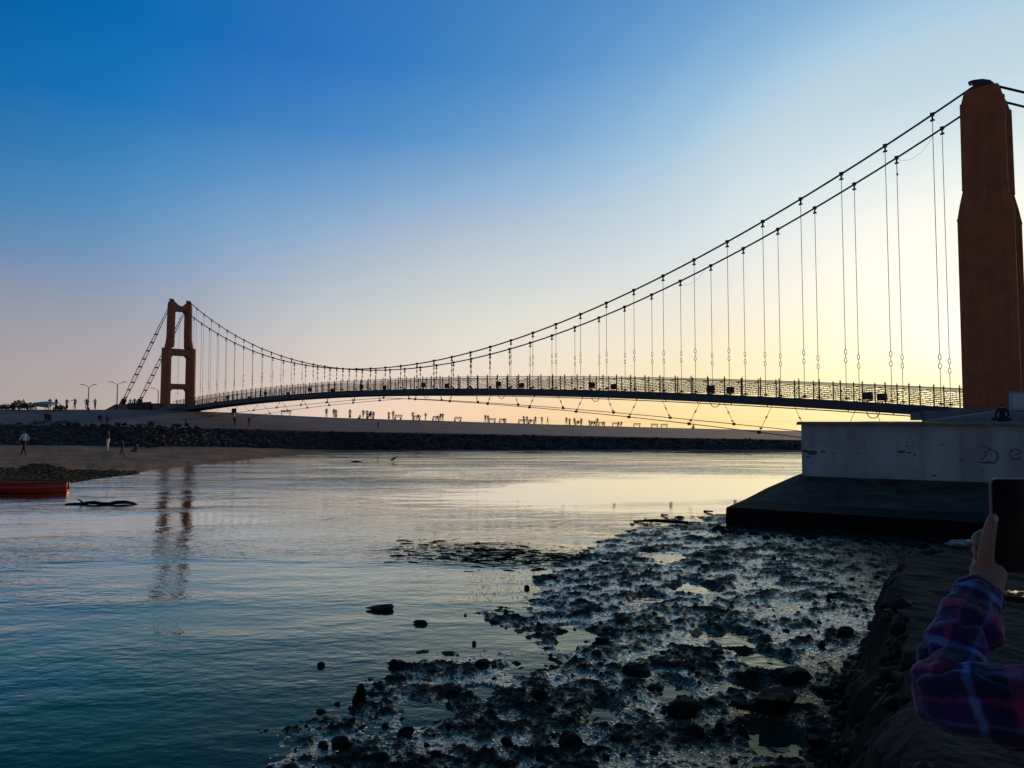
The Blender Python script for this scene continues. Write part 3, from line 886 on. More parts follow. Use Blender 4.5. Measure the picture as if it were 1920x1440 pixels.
# floodlights on both railings, every fourth bay
fl = MB(); fl.box((0, 0, 0), .50, .16, .42, DR, TV); fl.box(TV * .1, .40, .06, .32, DR, TV); fl.box((0, 0, .24), .52, .2, .05, DR, TV)
fl_m = fl.mesh('floodlight'); fl_m.materials.append(M['lamp_black'])
yk = MB(); yk.box(DR * .29, .04, .06, .4, DR, TV); yk.box(DR * -.29, .04, .06, .4, DR, TV); yk.box(Zu * -.27, .62, .06, .05, DR, TV); yk.box(Zu * -.38, .08, .08, .2, DR, TV)
yk_m = yk.mesh('bracket'); yk_m.materials.append(M['dark_steel'])
gl = MB(); gl.box(TV * -.095, .44, .02, .36, DR, TV); gl_m = gl.mesh('lens'); gl_m.materials.append(M['glass'])
for o_ in (-.26, CW + .26):
    for k in range(10):
        s = HS[0] + 2.614 * (1.5 + 4 * k)
        if s > SPAN - 4: continue
        c = bpy.data.objects.new('floodlight', fl_m); COL.objects.link(c); c.parent = bridge; c.matrix_parent_inverse = inv; c.location = B(s, o_, deck_z(s) + .36)
        for nm, me in (('bracket', yk_m), ('lens', gl_m)):
            d_ = bpy.data.objects.new(nm, me); COL.objects.link(d_); d_.parent = c
        if o_ < 0 and k < 5:
            m = MB(); m.torus(B(s - .25, -.1, deck_z(s) - .6), .36, .34 if k else .40, .028, DR, Zu, 12, 5, math.pi, 2 * math.pi); bpart(m, 'cable_loop', M['cable'])


# wind guys: cables in inclined planes under the deck, tied to it by rods
def guy(s, side):
    u = abs(1 - 2 * s / SPAN); out = 3.5 * u * u + .15; drop = .35 + 1.9 * u
    o_ = -.1 - out if side < 0 else CW + .1 + out * .92
    return B(s, o_, deck_z(s) - .55 - drop)


tb2 = MB().torus((0, 0, 0), .055, .14, .02, DR, Zu, 10, 5).mesh('turnbuckle'); tb2.materials.append(M['cable'])
for side in (-1, 1):
    pts = [guy(s, side) for s in np.linspace(2, SPAN - 2, 60)]
    m = MB(); m.tube(pts, .03, 5); gy = bpart(m, 'wind_guy', M['cable'])
    for k in range(20):
        s = 12.4 + 5.28 * k - 5.28 - (.45 if side > 0 else 0)
        if s < 4 or s > SPAN - 4: continue
        a = B(s, -.1 if side < 0 else CW + .1, deck_z(s) - .58); b = guy(s, side)
        m = MB(); m.tube([a, b], .017, 5); m.box(b, .2, .14, .2, DR, TV); m.box(b.lerp(a, .14), .16, .08, .1, DR, TV); m.build('guy_tie', M['cable'], None).parent = gy
        c = bpy.data.objects.new('turnbuckle', tb2); COL.objects.link(c); c.parent = gy
        c.location = a.lerp(b, .45); c.rotation_euler = Vector((0, 0, 1)).rotation_difference((a - b).normalized()).to_euler()
# loose wires hanging from the far cable near the tower
for s0, s1, sag in ((2.9, 5.0, .6), (18.6, 20.9, .5)):
    m = MB(); m.tube([B(s0 + (s1 - s0) * t, CW, cable_z(s0 + (s1 - s0) * t) - .1 - sag * 4 * t * (1 - t)) for t in np.linspace(0, 1, 10)], .008, 4); bpart(m, 'loose_wire', M['cable'])
m = MB(); m.tube([B(5.0, CW - .02, cable_z(5) - .3), B(5.0, CW - .02, cable_z(5) - 1.1)], .01, 4); m.box(B(5.0, CW - .02, cable_z(5) - 1.1), .08, .08, .14); bpart(m, 'loose_wire', M['cable'])

# ------------------------------------------------------------------ abutments
ab = thing('bridge_abutment', 'grey concrete abutment block with ramp under the near tower', 'abutment', B(-2, CW / 2, 3.2))
m = MB(); m.poly([[B(3.1, -1.6, 2.6), B(-9, -1.6, 2.6), B(-9, 4.6, 2.6), B(3.1, 4.6, 2.6)], [B(3.1, -1.6, 3.84), B(-9, -1.6, 3.84), B(-9, 4.6, 3.84), B(3.1, 4.6, 3.84)]])
m.build('block', M['concrete'], ab)
m = MB(); m.poly([[B(3.6, -2.0, 3.3), B(3.6, 0, 3.3), B(3.1, 0, 3.3), B(3.1, -2.0, 3.3)], [B(3.6, -2.0, 3.75), B(3.6, 0, 3.75), B(3.1, 0, 3.75), B(3.1, -2.0, 3.75)]]); m.build('bearing', M['concrete'], ab)
pa, pb, pc, pd = at(1742, 789, 36.5), at(1872, 771.5, 33.5), at(1990, 771.5, 31.0), at(1990, 793, 31.0)
m = MB(); bk = Vector((.5, 1.2, 0))
m.poly([[Vector((pa.x, pa.y, 3.0)), pa, pb, pc, Vector((pd.x, pd.y, 3.0))], [Vector((pa.x, pa.y, 3.0)) + bk, pa + bk, pb + bk, pc + bk, Vector((pd.x, pd.y, 3.0)) + bk]])
m.build('ramp', M['concrete'], ab)
m = MB(); m.tube([pa + Zu * .02, pb + Zu * .02], .035, 5); m.build('ramp_edge', M['pale_edge'], ab)

ab2 = thing('bridge_abutment', 'low dark abutment mound behind the far tower and its stays', 'abutment', B(SPAN + 8, CW / 2, 4))
m = MB(); z0, z1 = 3.4, 5.62
m.poly([[B(SPAN + .8, -1.9, z0), B(SPAN + 26, -2.8, z0), B(SPAN + 26, 6.2, z0), B(SPAN + .8, 4.8, z0)], [B(SPAN + .8, -1.6, 5.55), B(SPAN + 23, -2.2, 5.1), B(SPAN + 23, 5.4, 5.1), B(SPAN + .8, 4.3, 5.55)],
        [B(SPAN + 1.2, -1.5, 6.0), B(SPAN + 19, -1.8, 6.1), B(SPAN + 19, 4.6, 6.1), B(SPAN + 1.2, 4.2, 6.0)]])
m.build('mound', M['bank'], ab2)
m = MB(); m.poly([[B(SPAN + 3, -2.1, 4.9), B(SPAN + 12, -2.3, 4.9), B(SPAN + 12, -2.0, 4.9), B(SPAN + 3, -1.9, 4.9)], [B(SPAN + 3, -2.1, 6.25), B(SPAN + 12, -2.3, 6.15), B(SPAN + 12, -2.0, 6.15), B(SPAN + 3, -1.9, 6.25)]]); m.build('parapet', M['apron'], ab2)

# pale cabinet at the tower foot
cb = thing('electrical_cabinet', 'pale grey cabinet standing at the foot of the near tower', 'cabinet', at(1914, 766, 36))
m = MB(); c0 = at(1916, 752, 36); m.box(c0, 1.0, .7, .92, U, V); m.build('housing', M['whitewash'], cb)
m = MB(); m.box(c0 + Zu * .48, 1.1, .8, .05, U, V); m.build('lid', M['concrete'], cb)
m = MB(); m.box(c0 + Nn * .357 - U * .0, .8, .02, .7, U, V); m.build('door', M['pale_edge'], cb)


# ------------------------------------------------------------------ people
def skin_mesh(name, V_, E_, Rd, sub=1, root=0):
    me = bpy.data.meshes.new(name); me.from_pydata([tuple(v) for v in V_], E_, [])
    o = bpy.data.objects.new(name, me); COL.objects.link(o)
    o.modifiers.new('skin', 'SKIN').use_smooth_shade = True
    for i, s in enumerate(me.skin_vertices[0].data):
        r = Rd[i]; s.radius = (r, r) if isinstance(r, (int, float)) else r
        s.use_root = (i == root)
    if sub:
        k = o.modifiers.new('sub', 'SUBSURF'); k.levels = sub; k.render_levels = sub
    dg = bpy.context.evaluated_depsgraph_get()
    out = bpy.data.meshes.new_from_object(o.evaluated_get(dg)); out.name = name
    bpy.data.objects.remove(o); bpy.data.meshes.remove(me)
    out.polygons.foreach_set('use_smooth', [True] * len(out.polygons))
    return out


POSES = {}


def person_mesh(pose, palette):
    """one continuous body; clothing colours are assigned face by face"""
    key = (pose, palette)
    if key in POSES: return POSES[key]
    top, bottom = palette
    seat = pose == 'sit' or pose == 'floor'
    dz = {'sit': -.44, 'floor': -.82}.get(pose, 0)
    V_ = [(0, 0, .92 + dz), (0, -.01, 1.10 + dz), (0, 0, 1.30 + dz), (0, 0, 1.42 + dz), (0, .01, 1.50 + dz), (0, .02, 1.56 + dz), (0, .015, 1.65 + dz)]
    E_ = [(0, 1), (1, 2), (2, 3), (3, 4), (4, 5), (5, 6)]
    Rd = [(.15, .105), (.135, .10), (.16, .11), (.13, .085), .05, (.075, .09), (.08, .095)]
    parts = ['b', 't', 't', 't', 's', 's', 'h']
    for sg in (-1, 1):
        b = len(V_)
        el, ha = (sg * .25, .0, 1.14), (sg * .27, .07, .90)
        if pose == 'akimbo': el, ha = (sg * .36, -.05, 1.15), (sg * .18, .06, 1.0)
        if pose == 'phone': el, ha = (sg * .26, .12, 1.2), (sg * .07, .32, 1.48)
        if pose == 'point' and sg > 0: el, ha = (.42, .05, 1.32), (.66, .1, 1.28)
        if pose == 'walk': el, ha = (sg * .25, -sg * .08, 1.15), (sg * .25, -sg * .12 + .1, .93)
        if seat: el, ha = (sg * .26, .10, 1.15), (sg * .16, .34, 1.02)
        V_ += [(sg * .17, 0, 1.41 + dz), (el[0], el[1], el[2] + dz), (ha[0], ha[1], ha[2] + dz)]
        Rd += [.062, .045, .034]; E_ += [(3, b), (b, b + 1), (b + 1, b + 2)]; parts += ['t', 't', 's']
        b = len(V_)
        if pose == 'robe': continue
        if pose == 'sit': L_ = [(sg * .10, .02, .46), (sg * .12, .46, .46), (sg * .12, .44, .08), (sg * .12, .58, .04)]
        elif pose == 'floor': L_ = [(sg * .12, .04, .11), (sg * .38, .30, .16), (sg * .05, .42, .07), (-sg * .06, .46, .06)]
        elif pose == 'walk': L_ = [(sg * .09, 0, .88), (sg * .09, sg * .14 + .05, .48), (sg * .09, sg * .27, .08), (sg * .09, sg * .27 + .14, .04)]
        else: L_ = [(sg * .09, 0, .88), (sg * .10, .02, .48), (sg * .11, 0, .08), (sg * .12, .14, .035)]
        V_ += L_; Rd += [.085, .062, .045, .038]; E_ += [(0, b), (b, b + 1), (b + 1, b + 2), (b + 2, b + 3)]; parts += ['b', 'b', 'b', 'f']
    if pose == 'robe':
        b = len(V_); V_ += [(0, 0, .6), (0, .02, .06)]; Rd += [(.19, .16), (.25, .21)]; E_ += [(0, b), (b, b + 1)]; parts += ['b', 'b']
    me = skin_mesh('person', V_, E_, Rd, 1)
    mats = {'t': CL[top], 'b': CL[bottom], 's': M['skin'], 'h': M['hair'], 'f': M['shoe']}
    order = list(mats)
    for k in order: me.materials.append(mats[k])
    segs = [(Vector(V_[a]), Vector(V_[b]), parts[a], parts[b]) for a, b in E_]
    nodes = [Vector(v) for v in V_]
    for p in me.polygons:
        c = p.center
        k = min(range(len(nodes)), key=lambda i: (nodes[i] - c).length_squared)
        t = parts[k]
        if t == 's' and k in (5,) and c.y < .0: t = 'h'
        if t == 'h' and c.y > .07 and c.z < 1.68 + dz: t = 's'
        p.material_index = order.index(t)
    POSES[key] = me
    return me


PEOPLE = 0


def person(label, x, y, Y, pose='stand', pal=('black', 'black'), face=0, h=1.68, group='people out along the far embankment', ground=None):
    me = person_mesh(pose, pal)
    o = bpy.data.objects.new('person', me); COL.objects.link(o)
    p = at(x, y, Y) if ground is None else Vector(ground)
    o.location = p; o.rotation_euler = (0, 0, math.radians(face)); k = h / 1.72; o.scale = (k, k, k)
    return tag(o, label, 'person', group)


def crestY(x): return float(np.interp(x, cx_, crest_Z))
def cresty(x): return float(np.interp(x, cx_, crest_y))


GB = 'people out along the far embankment'
GL = 'people on the left bank by the far tower'
# left bank top
person('person in dark clothes nearest the leaning awning on the left bank top', 93, 768, 104, 'stand', ('maroon', 'black'), 20, 1.72, GL)
person('person in a long maroon robe close beside the awning group', 105, 768, 104.3, 'robe', ('maroon', 'maroon'), 160, 1.72, GL)
person('person in a long dark dress reaching out a hand to a companion', 125, 767.5, 104.5, 'robe', ('black', 'maroon'), 0, 1.6, GL)
person('person in black holding hands with the one in the dark dress', 140, 767.5, 104.7, 'point', ('black', 'black'), 180, 1.7, GL)
person('person in a grey top standing right under the twin street lamp', 162, 767.5, 105, 'akimbo', ('grey', 'black'), 30, 1.68, GL)
person('person in a white shirt left of the abutment mound', 178, 767.5, 105.2, 'akimbo', ('white', 'black'), -20, 1.68, GL)
person('person in a pale shirt between the two stay anchors', 244, 767.5, 103.5, 'stand', ('white', 'blue'), 0, 1.6, GL)
person('person in dark clothes beside the pale shirt at the stay anchor', 252, 767.5, 103.6, 'stand', ('black', 'blue'), 40, 1.7, GL)
# on the slope
person('person in black climbing the slope below the awning', 86, 796, 84.5, 'stand', ('black', 'black'), 10, 1.5, GL)
person('person in a patterned purple top coming down below the awning', 92, 799, 83.5, 'walk', ('purple', 'purple'), 10, 1.6, GL)
person('person with a white cap on the slope, left of a pair', 187, 793.5, 86, 'sit', ('black', 'black'), 0, 1.6, GL)
person('person with a pale scarf on the slope, right of a pair', 201, 797, 84, 'stand', ('grey', 'black'), 0, 1.45, GL)
person('person walking bent along the slope under the far tower', 348, 800, 85, 'walk', ('brown', 'black'), 90, 1.1, GL)
person('person in dark clothes below the sign board by the deck end', 440, 800, 88, 'stand', ('black', 'black'), 0, 1.3, GL)
person('person carrying a white sack over the shoulder on the slope', 467, 800, 87.5, 'stand', ('black', 'maroon'), 0, 1.25, GL)
person('lone dark figure standing halfway up the paved slope', 709, 804.5, 91, 'stand', ('maroon', 'black'), 0, 1.05, GB)
# beach
GBE = 'people walking on the brown beach'
bz = lambda x, y, z: tuple(G(x, y, z))
person('person in white shirt and white shoes walking on the left beach', 45, 855, 0, 'walk', ('white', 'black'), 80, 1.7, GBE, ground=G(45, 854, .93))
person('person in pale striped trousers on the beach by the stones', 202, 848, 0, 'stand', ('black', 'white'), 100, 1.7, GBE, ground=G(202, 847, .86))
person('child in black running along the beach', 229, 856, 0, 'walk', ('black', 'black'), 90, 1.25, GBE, ground=G(229, 855, .62))
person('person in red sitting on the sand beside the running child', 256, 848, 0, 'floor', ('maroon', 'maroon'), 90, 1.5, GBE, ground=G(256, 848, .74))

# benches along the crest
bn0 = None
BG = 'benches along the embankment crest'


def bench(x, label):
    global bn0
    if bn0 is None:
        bn0 = thing('bench', label, 'bench', (0, 0, 0), BG)
        m = MB(); m.box((0, 0, .44), 1.7, .42, .06); o = m.build('seat', M['concrete'], bn0)
        m = MB(); m.box((0, .2, .68), 1.7, .05, .12); m.box((0, .21, .86), 1.7, .05, .12); m.box((-.7, .2, .68), .07, .05, .5); m.box((.7, .2, .68), .07, .05, .5); m.build('backrest', M['concrete'], bn0)
        for sx in (-.65, .65):
            m = MB(); m.box((sx, 0, .205), .09, .4, .41); m.build('leg', M['concrete'], bn0)
        b = bn0
    else:
        b = copy_tree(bn0); b['label'] = label
    b.location = at(x, cresty(x) + .2, crestY(x)); b.rotation_euler = (0, 0, math.radians(-28 if x > 560 else 10))
    return b


for x, lb in [(536, 'lone dark bench at the left end of the crest, under the deck'), (694, 'bench hidden behind the first big cluster of people on the crest'), (746, 'bench just right of two standing people in maroon'), (781, 'bench with a seated person beside a leaning one'),
              (817, 'bench with a couple standing at its right end'), (858, 'empty bench alone in the widest gap between groups'), (922, 'bench right of a standing pair at mid crest'), (942, 'bench with one person leaning back on its right end'),
              (978, 'bench left of a tall standing pair'), (996, 'bench shared by a seated pair at mid crest'), (1084, 'bench within the group of five under the deck'), (1112, 'bench behind the row of seated people'), (1128, 'bench right of the row with one person at its end'),
              (1154, 'bench with a couple seated at its right end'), (1194, 'first empty bench right of the seated couple'), (1227, 'left one of two close empty benches far right'), (1245, 'right one of two close empty benches far right')]:
    bench(x, lb)


def cp(label, x, pose='stand', pal=('black', 'black'), face=0, h=1.68, dx=0):
    z = 0 if pose != 'sit' else 0
    return person(label, x, cresty(x) + .2, crestY(x) - (0 if pose != 'sit' else .2), pose, pal, face, h, GB)


cp('lone person in brown on the crest, first right of the lone bench', 612, 'stand', ('brown', 'black'), 0, 1.72)
cp('person in maroon close behind a companion near the left crest', 626, 'stand', ('maroon', 'maroon'), 10, 1.72)
cp('shorter person pressed close to the maroon one near the left crest', 630, 'robe', ('maroon', 'maroon'), 0, 1.55)
cp('person in a purple robe alone between two groups', 656, 'robe', ('purple', 'purple'), 0, 1.72)
cp('person crouching at the left edge of the first big cluster', 675, 'floor', ('black', 'black'), 60, 1.6)
cp('slim person standing second in the first big cluster', 681, 'stand', ('black', 'green'), 0, 1.7)
cp('person with bent arms in the first big cluster', 688, 'akimbo', ('black', 'black'), 0, 1.7)
cp('person seated on the bench in the first big cluster', 693, 'sit', ('black', 'black'), 150, 1.7)
cp('person with head turned in the middle of the first big cluster', 695, 'stand', ('black', 'blue'), 40, 1.6)
cp('person at the right edge of the first big cluster', 700, 'akimbo', ('black', 'black'), 0, 1.5)
cp('person in maroon standing left of an empty bench', 729, 'robe', ('maroon', 'maroon'), 0, 1.55)
cp('tall person in maroon touching the left end of a bench', 737, 'stand', ('maroon', 'maroon'), 0, 1.75)
cp('person leaning over the left end of a bench', 774, 'point', ('black', 'black'), 10, 1.68)
cp('person in a dark shawl seated on a bench', 784, 'sit', ('black', 'black'), 150, 1.75)
cp('lone walker in brown right of the shawled sitter', 798, 'walk', ('brown', 'black'), 60, 1.6)
cp('person perched on the right end of a bench beside a couple', 820, 'sit', ('black', 'black'), 150, 1.6)
cp('left one of a couple standing at a bench end', 826, 'stand', ('black', 'white'), 0, 1.62)
cp('right one of a couple standing at a bench end', 830, 'akimbo', ('black', 'black'), 0, 1.62)
cp('left one of a slim standing pair at mid crest', 910, 'stand', ('black', 'black'), 0, 1.7)
cp('right one of a slim standing pair at mid crest', 915, 'stand', ('maroon', 'black'), 0, 1.65)
cp('person leaning back on the right end of a bench', 945, 'sit', ('black', 'black'), 170, 1.5)
cp('tall person with raised hands beside a bench', 982, 'phone', ('black', 'black'), 0, 1.8)
cp('slim person right of the one with raised hands', 988, 'stand', ('black', 'black'), 0, 1.75)
cp('left sitter of a pair sharing a bench', 995, 'sit', ('black', 'black'), 150, 1.6)
cp('person standing over the sitter of a shared bench', 1004, 'akimbo', ('black', 'black'), 0, 1.75)
cp('lone person with a wide hat or raised arm', 1016, 'point', ('black', 'brown'), 180, 1.75)
cp('lone person leaning forward at the start of a gap', 1027, 'walk', ('black', 'black'), 90, 1.75)
cp('person in grey at the left of the group of five', 1062, 'stand', ('grey', 'purple'), 0, 1.85)
cp('second person of the group of five', 1068, 'robe', ('black', 'black'), 0, 1.6)
cp('third person of the group of five, in brown', 1077, 'stand', ('brown', 'black'), 0, 1.75)
cp('seated person of the group of five', 1084, 'sit', ('black', 'black'), 150, 1.7)
cp('tall person in purple at the right of the group of five', 1090, 'stand', ('purple', 'purple'), 0, 1.75)
cp('first person of the row right of the group of five', 1105, 'stand', ('black', 'black'), 0, 1.4)
cp('second person of the row, seated on its bench', 1110, 'sit', ('black', 'black'), 150, 1.7)
cp('third person of the row, seated on its bench', 1115, 'sit', ('black', 'grey'), 150, 1.7)
cp('slim tall person at the right end of the row', 1120, 'stand', ('black', 'black'), 0, 1.9)
cp('person bent at the end of the bench right of the row', 1131, 'sit', ('black', 'black'), 150, 1.6)
cp('left one of a couple seated at a bench end, far right', 1160, 'sit', ('black', 'black'), 140, 1.7)
cp('right one of a couple seated at a bench end, far right', 1165, 'sit', ('black', 'black'), 150, 1.8)
cp('last person of the crest, sitting on the ground far right', 1300, 'floor', ('black', 'black'), 0, 2.0)
person('person in black sitting on the quay top before the near tower', 1883, 0, 0, 'floor', ('black', 'black'), -28, 1.7, 'people on the near quay', ground=Vector((22.1, 32.0, 3.21)))

# sign board, street lamps, awning, shrubs
sg = thing('sign_board', 'small dark board on a post below the deck end', 'sign', at(439, 785, 92))
m = MB(); m.box(at(439, 770, 92), .62, .08, .58); m.build('board', M['lamp_black'], sg)
m = MB(); m.box(at(439, 780, 92.1), .12, .1, 1.0); m.build('post', M['lamp_black'], sg)


def street_lamp(x, y0, y1, Y, label, arms, la):
    b = at(x, y0, Y); h = at(x, y1, Y).z - b.z
    o = thing('street_lamp', label, 'street lamp', b, 'street lamps behind the left bank')
    m = MB(); m.tube([b, b + Zu * h], [.085, .06], 8); m.box(b + Zu * .15, .3, .3, .3); m.build('pole', M['dark_steel'], o)
    for sg_ in arms:
        e = b + Zu * (h + .38) + Vector((sg_ * la, 0, 0))
        m = MB(); m.tube([b + Zu * (h - .05), b + Zu * (h + .12) + Vector((sg_ * la * .3, 0, 0)), e], .035, 6); a = m.build('lamp_arm', M['dark_steel'], o)
        m = MB(); m.box(e + Vector((sg_ * .18, 0, .02)), .62, .22, .09); m.build('lamp_head', M['lamp_black'], None).parent = a
    return o


street_lamp(165, 768, 726, 108, 'twin-armed street lamp nearest the awning on the left bank', (-1, 1), .75)
street_lamp(219, 768, 721, 107, 'twin-armed street lamp beside the far tower backstays', (-1, 1), .85)
street_lamp(296, 768, 732, 118, 'single-armed street lamp half hidden by the far tower', (-1,), .75)

aw = thing('awning', 'pale tarpaulin awning propped on posts at the left bank top', 'awning', at(75, 768, 101))
m = MB(); a, b = at(62, 755, 101), at(90, 758, 100); bk = Vector((.3, 2.2, .25)); dn = Vector((0, 0, -.45)); th = Vector((0, -.03, -.04))
m.poly([[a + dn, b + dn, b, a], [a + dn + th + Vector((0, .05, 0)), b + dn + th + Vector((0, .05, 0)), b + bk, a + bk]]); m.build('tarpaulin', M['tarp'], aw)
for p in (a, b, a + bk, b + bk):
    m = MB(); m.tube([Vector((p.x, p.y, 4.55)), p - Zu * .05], .05, 5); m.build('post', M['trunk'], aw)


def shrub(x, y, Y, w_, h_, label, n_=420, seed=1, cat='shrub', name='shrub', trunk=.3):
    rnd = random.Random(seed); b = at(x, y, Y); o = thing(name, label, cat, b, 'scrub on the left bank top')
    m = MB()
    for k in range(6):
        d = Vector((rnd.uniform(-1, 1) * w_ * .4, rnd.uniform(-.5, .5), h_ * rnd.uniform(.5, .9))); m.tube([b - Zu * .1, b + d * .5 + Vector((0, 0, .1)), b + d], [.05, .035, .015], 5)
    m.build('trunk', M['trunk'], o)
    m = MB()
    for k in range(n_):
        a = rnd.random() * 6.28; r = rnd.random() ** .5
        c = b + Vector((math.cos(a) * r * w_ / 2, math.sin(a) * r * .9, h_ * (.15 + .85 * rnd.random() ** .8 * (1 - .55 * r * r)) + rnd.gauss(0, .06)))
        u = Vector((rnd.gauss(0, 1), rnd.gauss(0, 1), rnd.gauss(0, .7))).normalized(); v = u.orthogonal().normalized(); s = rnd.uniform(.07, .2)
        i = len(m.v); m.v += [tuple(c - u * s), tuple(c + v * s * .45), tuple(c + u * s), tuple(c - v * s * .45)]; m.f.append((i, i + 1, i + 2, i + 3))
    m.build('crown', M['foliage'], o)
    return o


shrub(12, 769, 102, 2.6, .9, 'low scrub bush at the left frame edge on the bank top', 380, 2)
shrub(36, 769, 102, 2.4, 1.5, 'taller dry bush left of the awning', 520, 3)
shrub(55, 769, 103, 1.8, 1.1, 'small bush tucked behind the awning posts', 300, 4)
shrub(70, 803, 83, 2.6, .8, 'low dark scrub on the slope below the awning', 320, 6)
shrub(118, 801, 84, 3.0, .7, 'wider low scrub on the slope right of the climbing person', 320, 7)
shrub(112, 769, 103, 1.6, .7, 'low dark bush behind the robed people', 260, 5)

# ------------------------------------------------------------------ boat, driftwood, bird, rocks
bw = G(133, 926, 0); bw.x = (133 - 960) / FPX * (bw.y + .85); bt = thing('boat', 'red wooden boat moored at the left frame edge', 'boat', (bw.x - 3.4, bw.y, 0))
BL = 6.8
secs = []
for k in range(15):
    t = k / 14; x = bw.x - t * BL
    wd = .78 * (1 - max(0, (t - .45) / .55) ** 2.2) * min(1, .12 + (t * 6) ** .7) + .02; sh = .46 + .22 * t * t - .05 * math.sin(t * math.pi); kl = -.18 + .35 * max(0, t - .6) ** 1.5
    y = bw.y + .85
    secs.append([(x, y - wd, sh), (x, y - wd * .97, sh * .62), (x, y - wd * .86, .05), (x, y - wd * .45, kl), (x, y + wd * .45, kl), (x, y + wd * .86, .05), (x, y + wd * .97, sh * .62), (x, y + wd, sh),
                 (x, y + wd - .06 * (wd > .1), sh), (x, y + wd * .8, .12), (x, y - wd * .8, .12), (x, y - wd + .06 * (wd > .1), sh)])
m = MB(); m.poly(secs); m.build('hull', M['red_hull'], bt)
for sg_ in (0, 7):
    m = MB(); m.tube([Vector(s[sg_]) + Vector((0, 0, .02)) for s in secs], .04, 6); m.build('gunwale', M['wood'], bt)
m = MB(); m.tube([Vector(s[1]) + Vector((0, -.012, -.02)) for s in secs], .045, 6); m.build('rubbing_strake', M['red_bright'], bt)
for t in (.18, .45, .7):
    x = bw.x - t * BL; m = MB(); m.box((x, bw.y + .85, .34), .26, 1.2 * (1 - max(0, t - .45)), .04); m.build('thwart', M['wood'], bt)

lg = []
p0, p1 = G(122, 946, 0), G(257, 946, 0)
lw = thing('driftwood', 'long black waterlogged branch lying in the water by the boat', 'driftwood', p0.lerp(p1, .5))
m = MB(); prof = [(0, .05, .05), (.1, .07, .06), (.2, .06, .07), (.3, .12, .10), (.42, .15, .12), (.52, .11, .10), (.62, .09, .09), (.72, .15, .12), (.82, .14, .11), (.92, .09, .07), (1, .03, .02)]
m.tube([p0.lerp(p1, t) + Vector((0, .12 * math.sin(t * 9), z * .7 - .02)) for t, z, r in prof], [r * .62 for t, z, r in prof], 8); m.build('trunk', M['rock'], lw, True)
m = MB(); m.tube([p0.lerp(p1, .24) + Zu * .07, p0.lerp(p1, .21) + Zu * .16, p0.lerp(p1, .17) + Zu * .20], [.04, .03, .015], 6); m.build('branch', M['rock'], lw)

bp_ = G(738, 867, 0)
bd = thing('bird', 'small dark wading bird standing in the shallow water', 'bird', bp_)
V_ = [(0, 0, .28), (.12, 0, .34), (.2, 0, .44), (.25, 0, .47), (-.14, 0, .22), (-.26, 0, .17)]
bm_ = skin_mesh('body', V_, [(0, 1), (1, 2), (2, 3), (0, 4), (4, 5)], [.09, .06, .03, .032, .07, .03], 1); bo = link('body', bm_, M['rock'], None); bo.parent = bd
m = MB(); m.tube([(.27, 0, .47), (.38, 0, .45)], [.014, .004], 5); m.build('beak', M['weed'], None).parent = bd
for sg_ in (-.03, .03):
    m = MB(); m.tube([(0, sg_, .22), (.01, sg_, -.03)], .01, 5); m.build('leg', M['weed'], None).parent = bd


def stick(pts, r, label, name='stick', cat='stick', group=None, m_='weed'):
    m = MB(); m.tube(pts, r, 6); return tag(m.build(name, M[m_]), label, cat, group)


stick([G(658, 866, 0), G(668, 865, .03), G(680, 866.5, 0)], [.03, .07, .02], 'thin dark stick floating left of the wading bird')
stick([G(1188, 977, .02), G(1230, 976, .10), G(1290, 980, .12)], [.02, .06, .05], 'long dark plank-like branch at the far mud tip', 'driftwood', 'driftwood')
stick([G(1320, 958, .02), G(1336, 959, .05)], .03, 'short stick in calm water beside the ledge corner')
stick([G(1240, 965, .02), G(1252, 966, .05)], .03, 'short stick in calm water off the far mud tip')


def rock(x, y, wpx, hpx, label, z=None, flat=1.0, seed=0, group='rocks lying on the mud and in the shallows', sharp=.46, wedge=False):
    p = G(x, y, 0); g = mz(p.x, p.y); base = max(g, -.03) if z is None else z
    p = G(x, y, base); wd = wpx / FPX * p.y; h = hpx / FPX * p.y * .82
    bm = bmesh.new(); bmesh.ops.create_icosphere(bm, subdivisions=2, radius=1)
    off = Vector((seed * 3.7, seed * 1.3, seed * 7.1))
    for v in bm.verts:
        n_ = mnoise.noise(v.co * 1.1 + off) * sharp * 1.5 + mnoise.noise(v.co * 2.7 + off) * sharp * .9
        v.co *= 1 + n_
        if v.co.z < -.4: v.co.z = -.4
        if wedge: v.co.z *= .55 + .45 * v.co.x; v.co.y *= .8 + .2 * v.co.x
        if v.co.z > .75 * flat: v.co.z = .75 * flat + (v.co.z - .75 * flat) * .3
        v.co = Vector((v.co.x * wd / 2, v.co.y * wd / 2 * .8, (v.co.z + .35) / 1.25 * h))
    me = bpy.data.meshes.new('rock'); bm.to_mesh(me); bm.free(); me.materials.append(M['rock'])
    o = bpy.data.objects.new('rock', me); COL.objects.link(o); o.location = p
    return tag(o, label, 'rock', group)


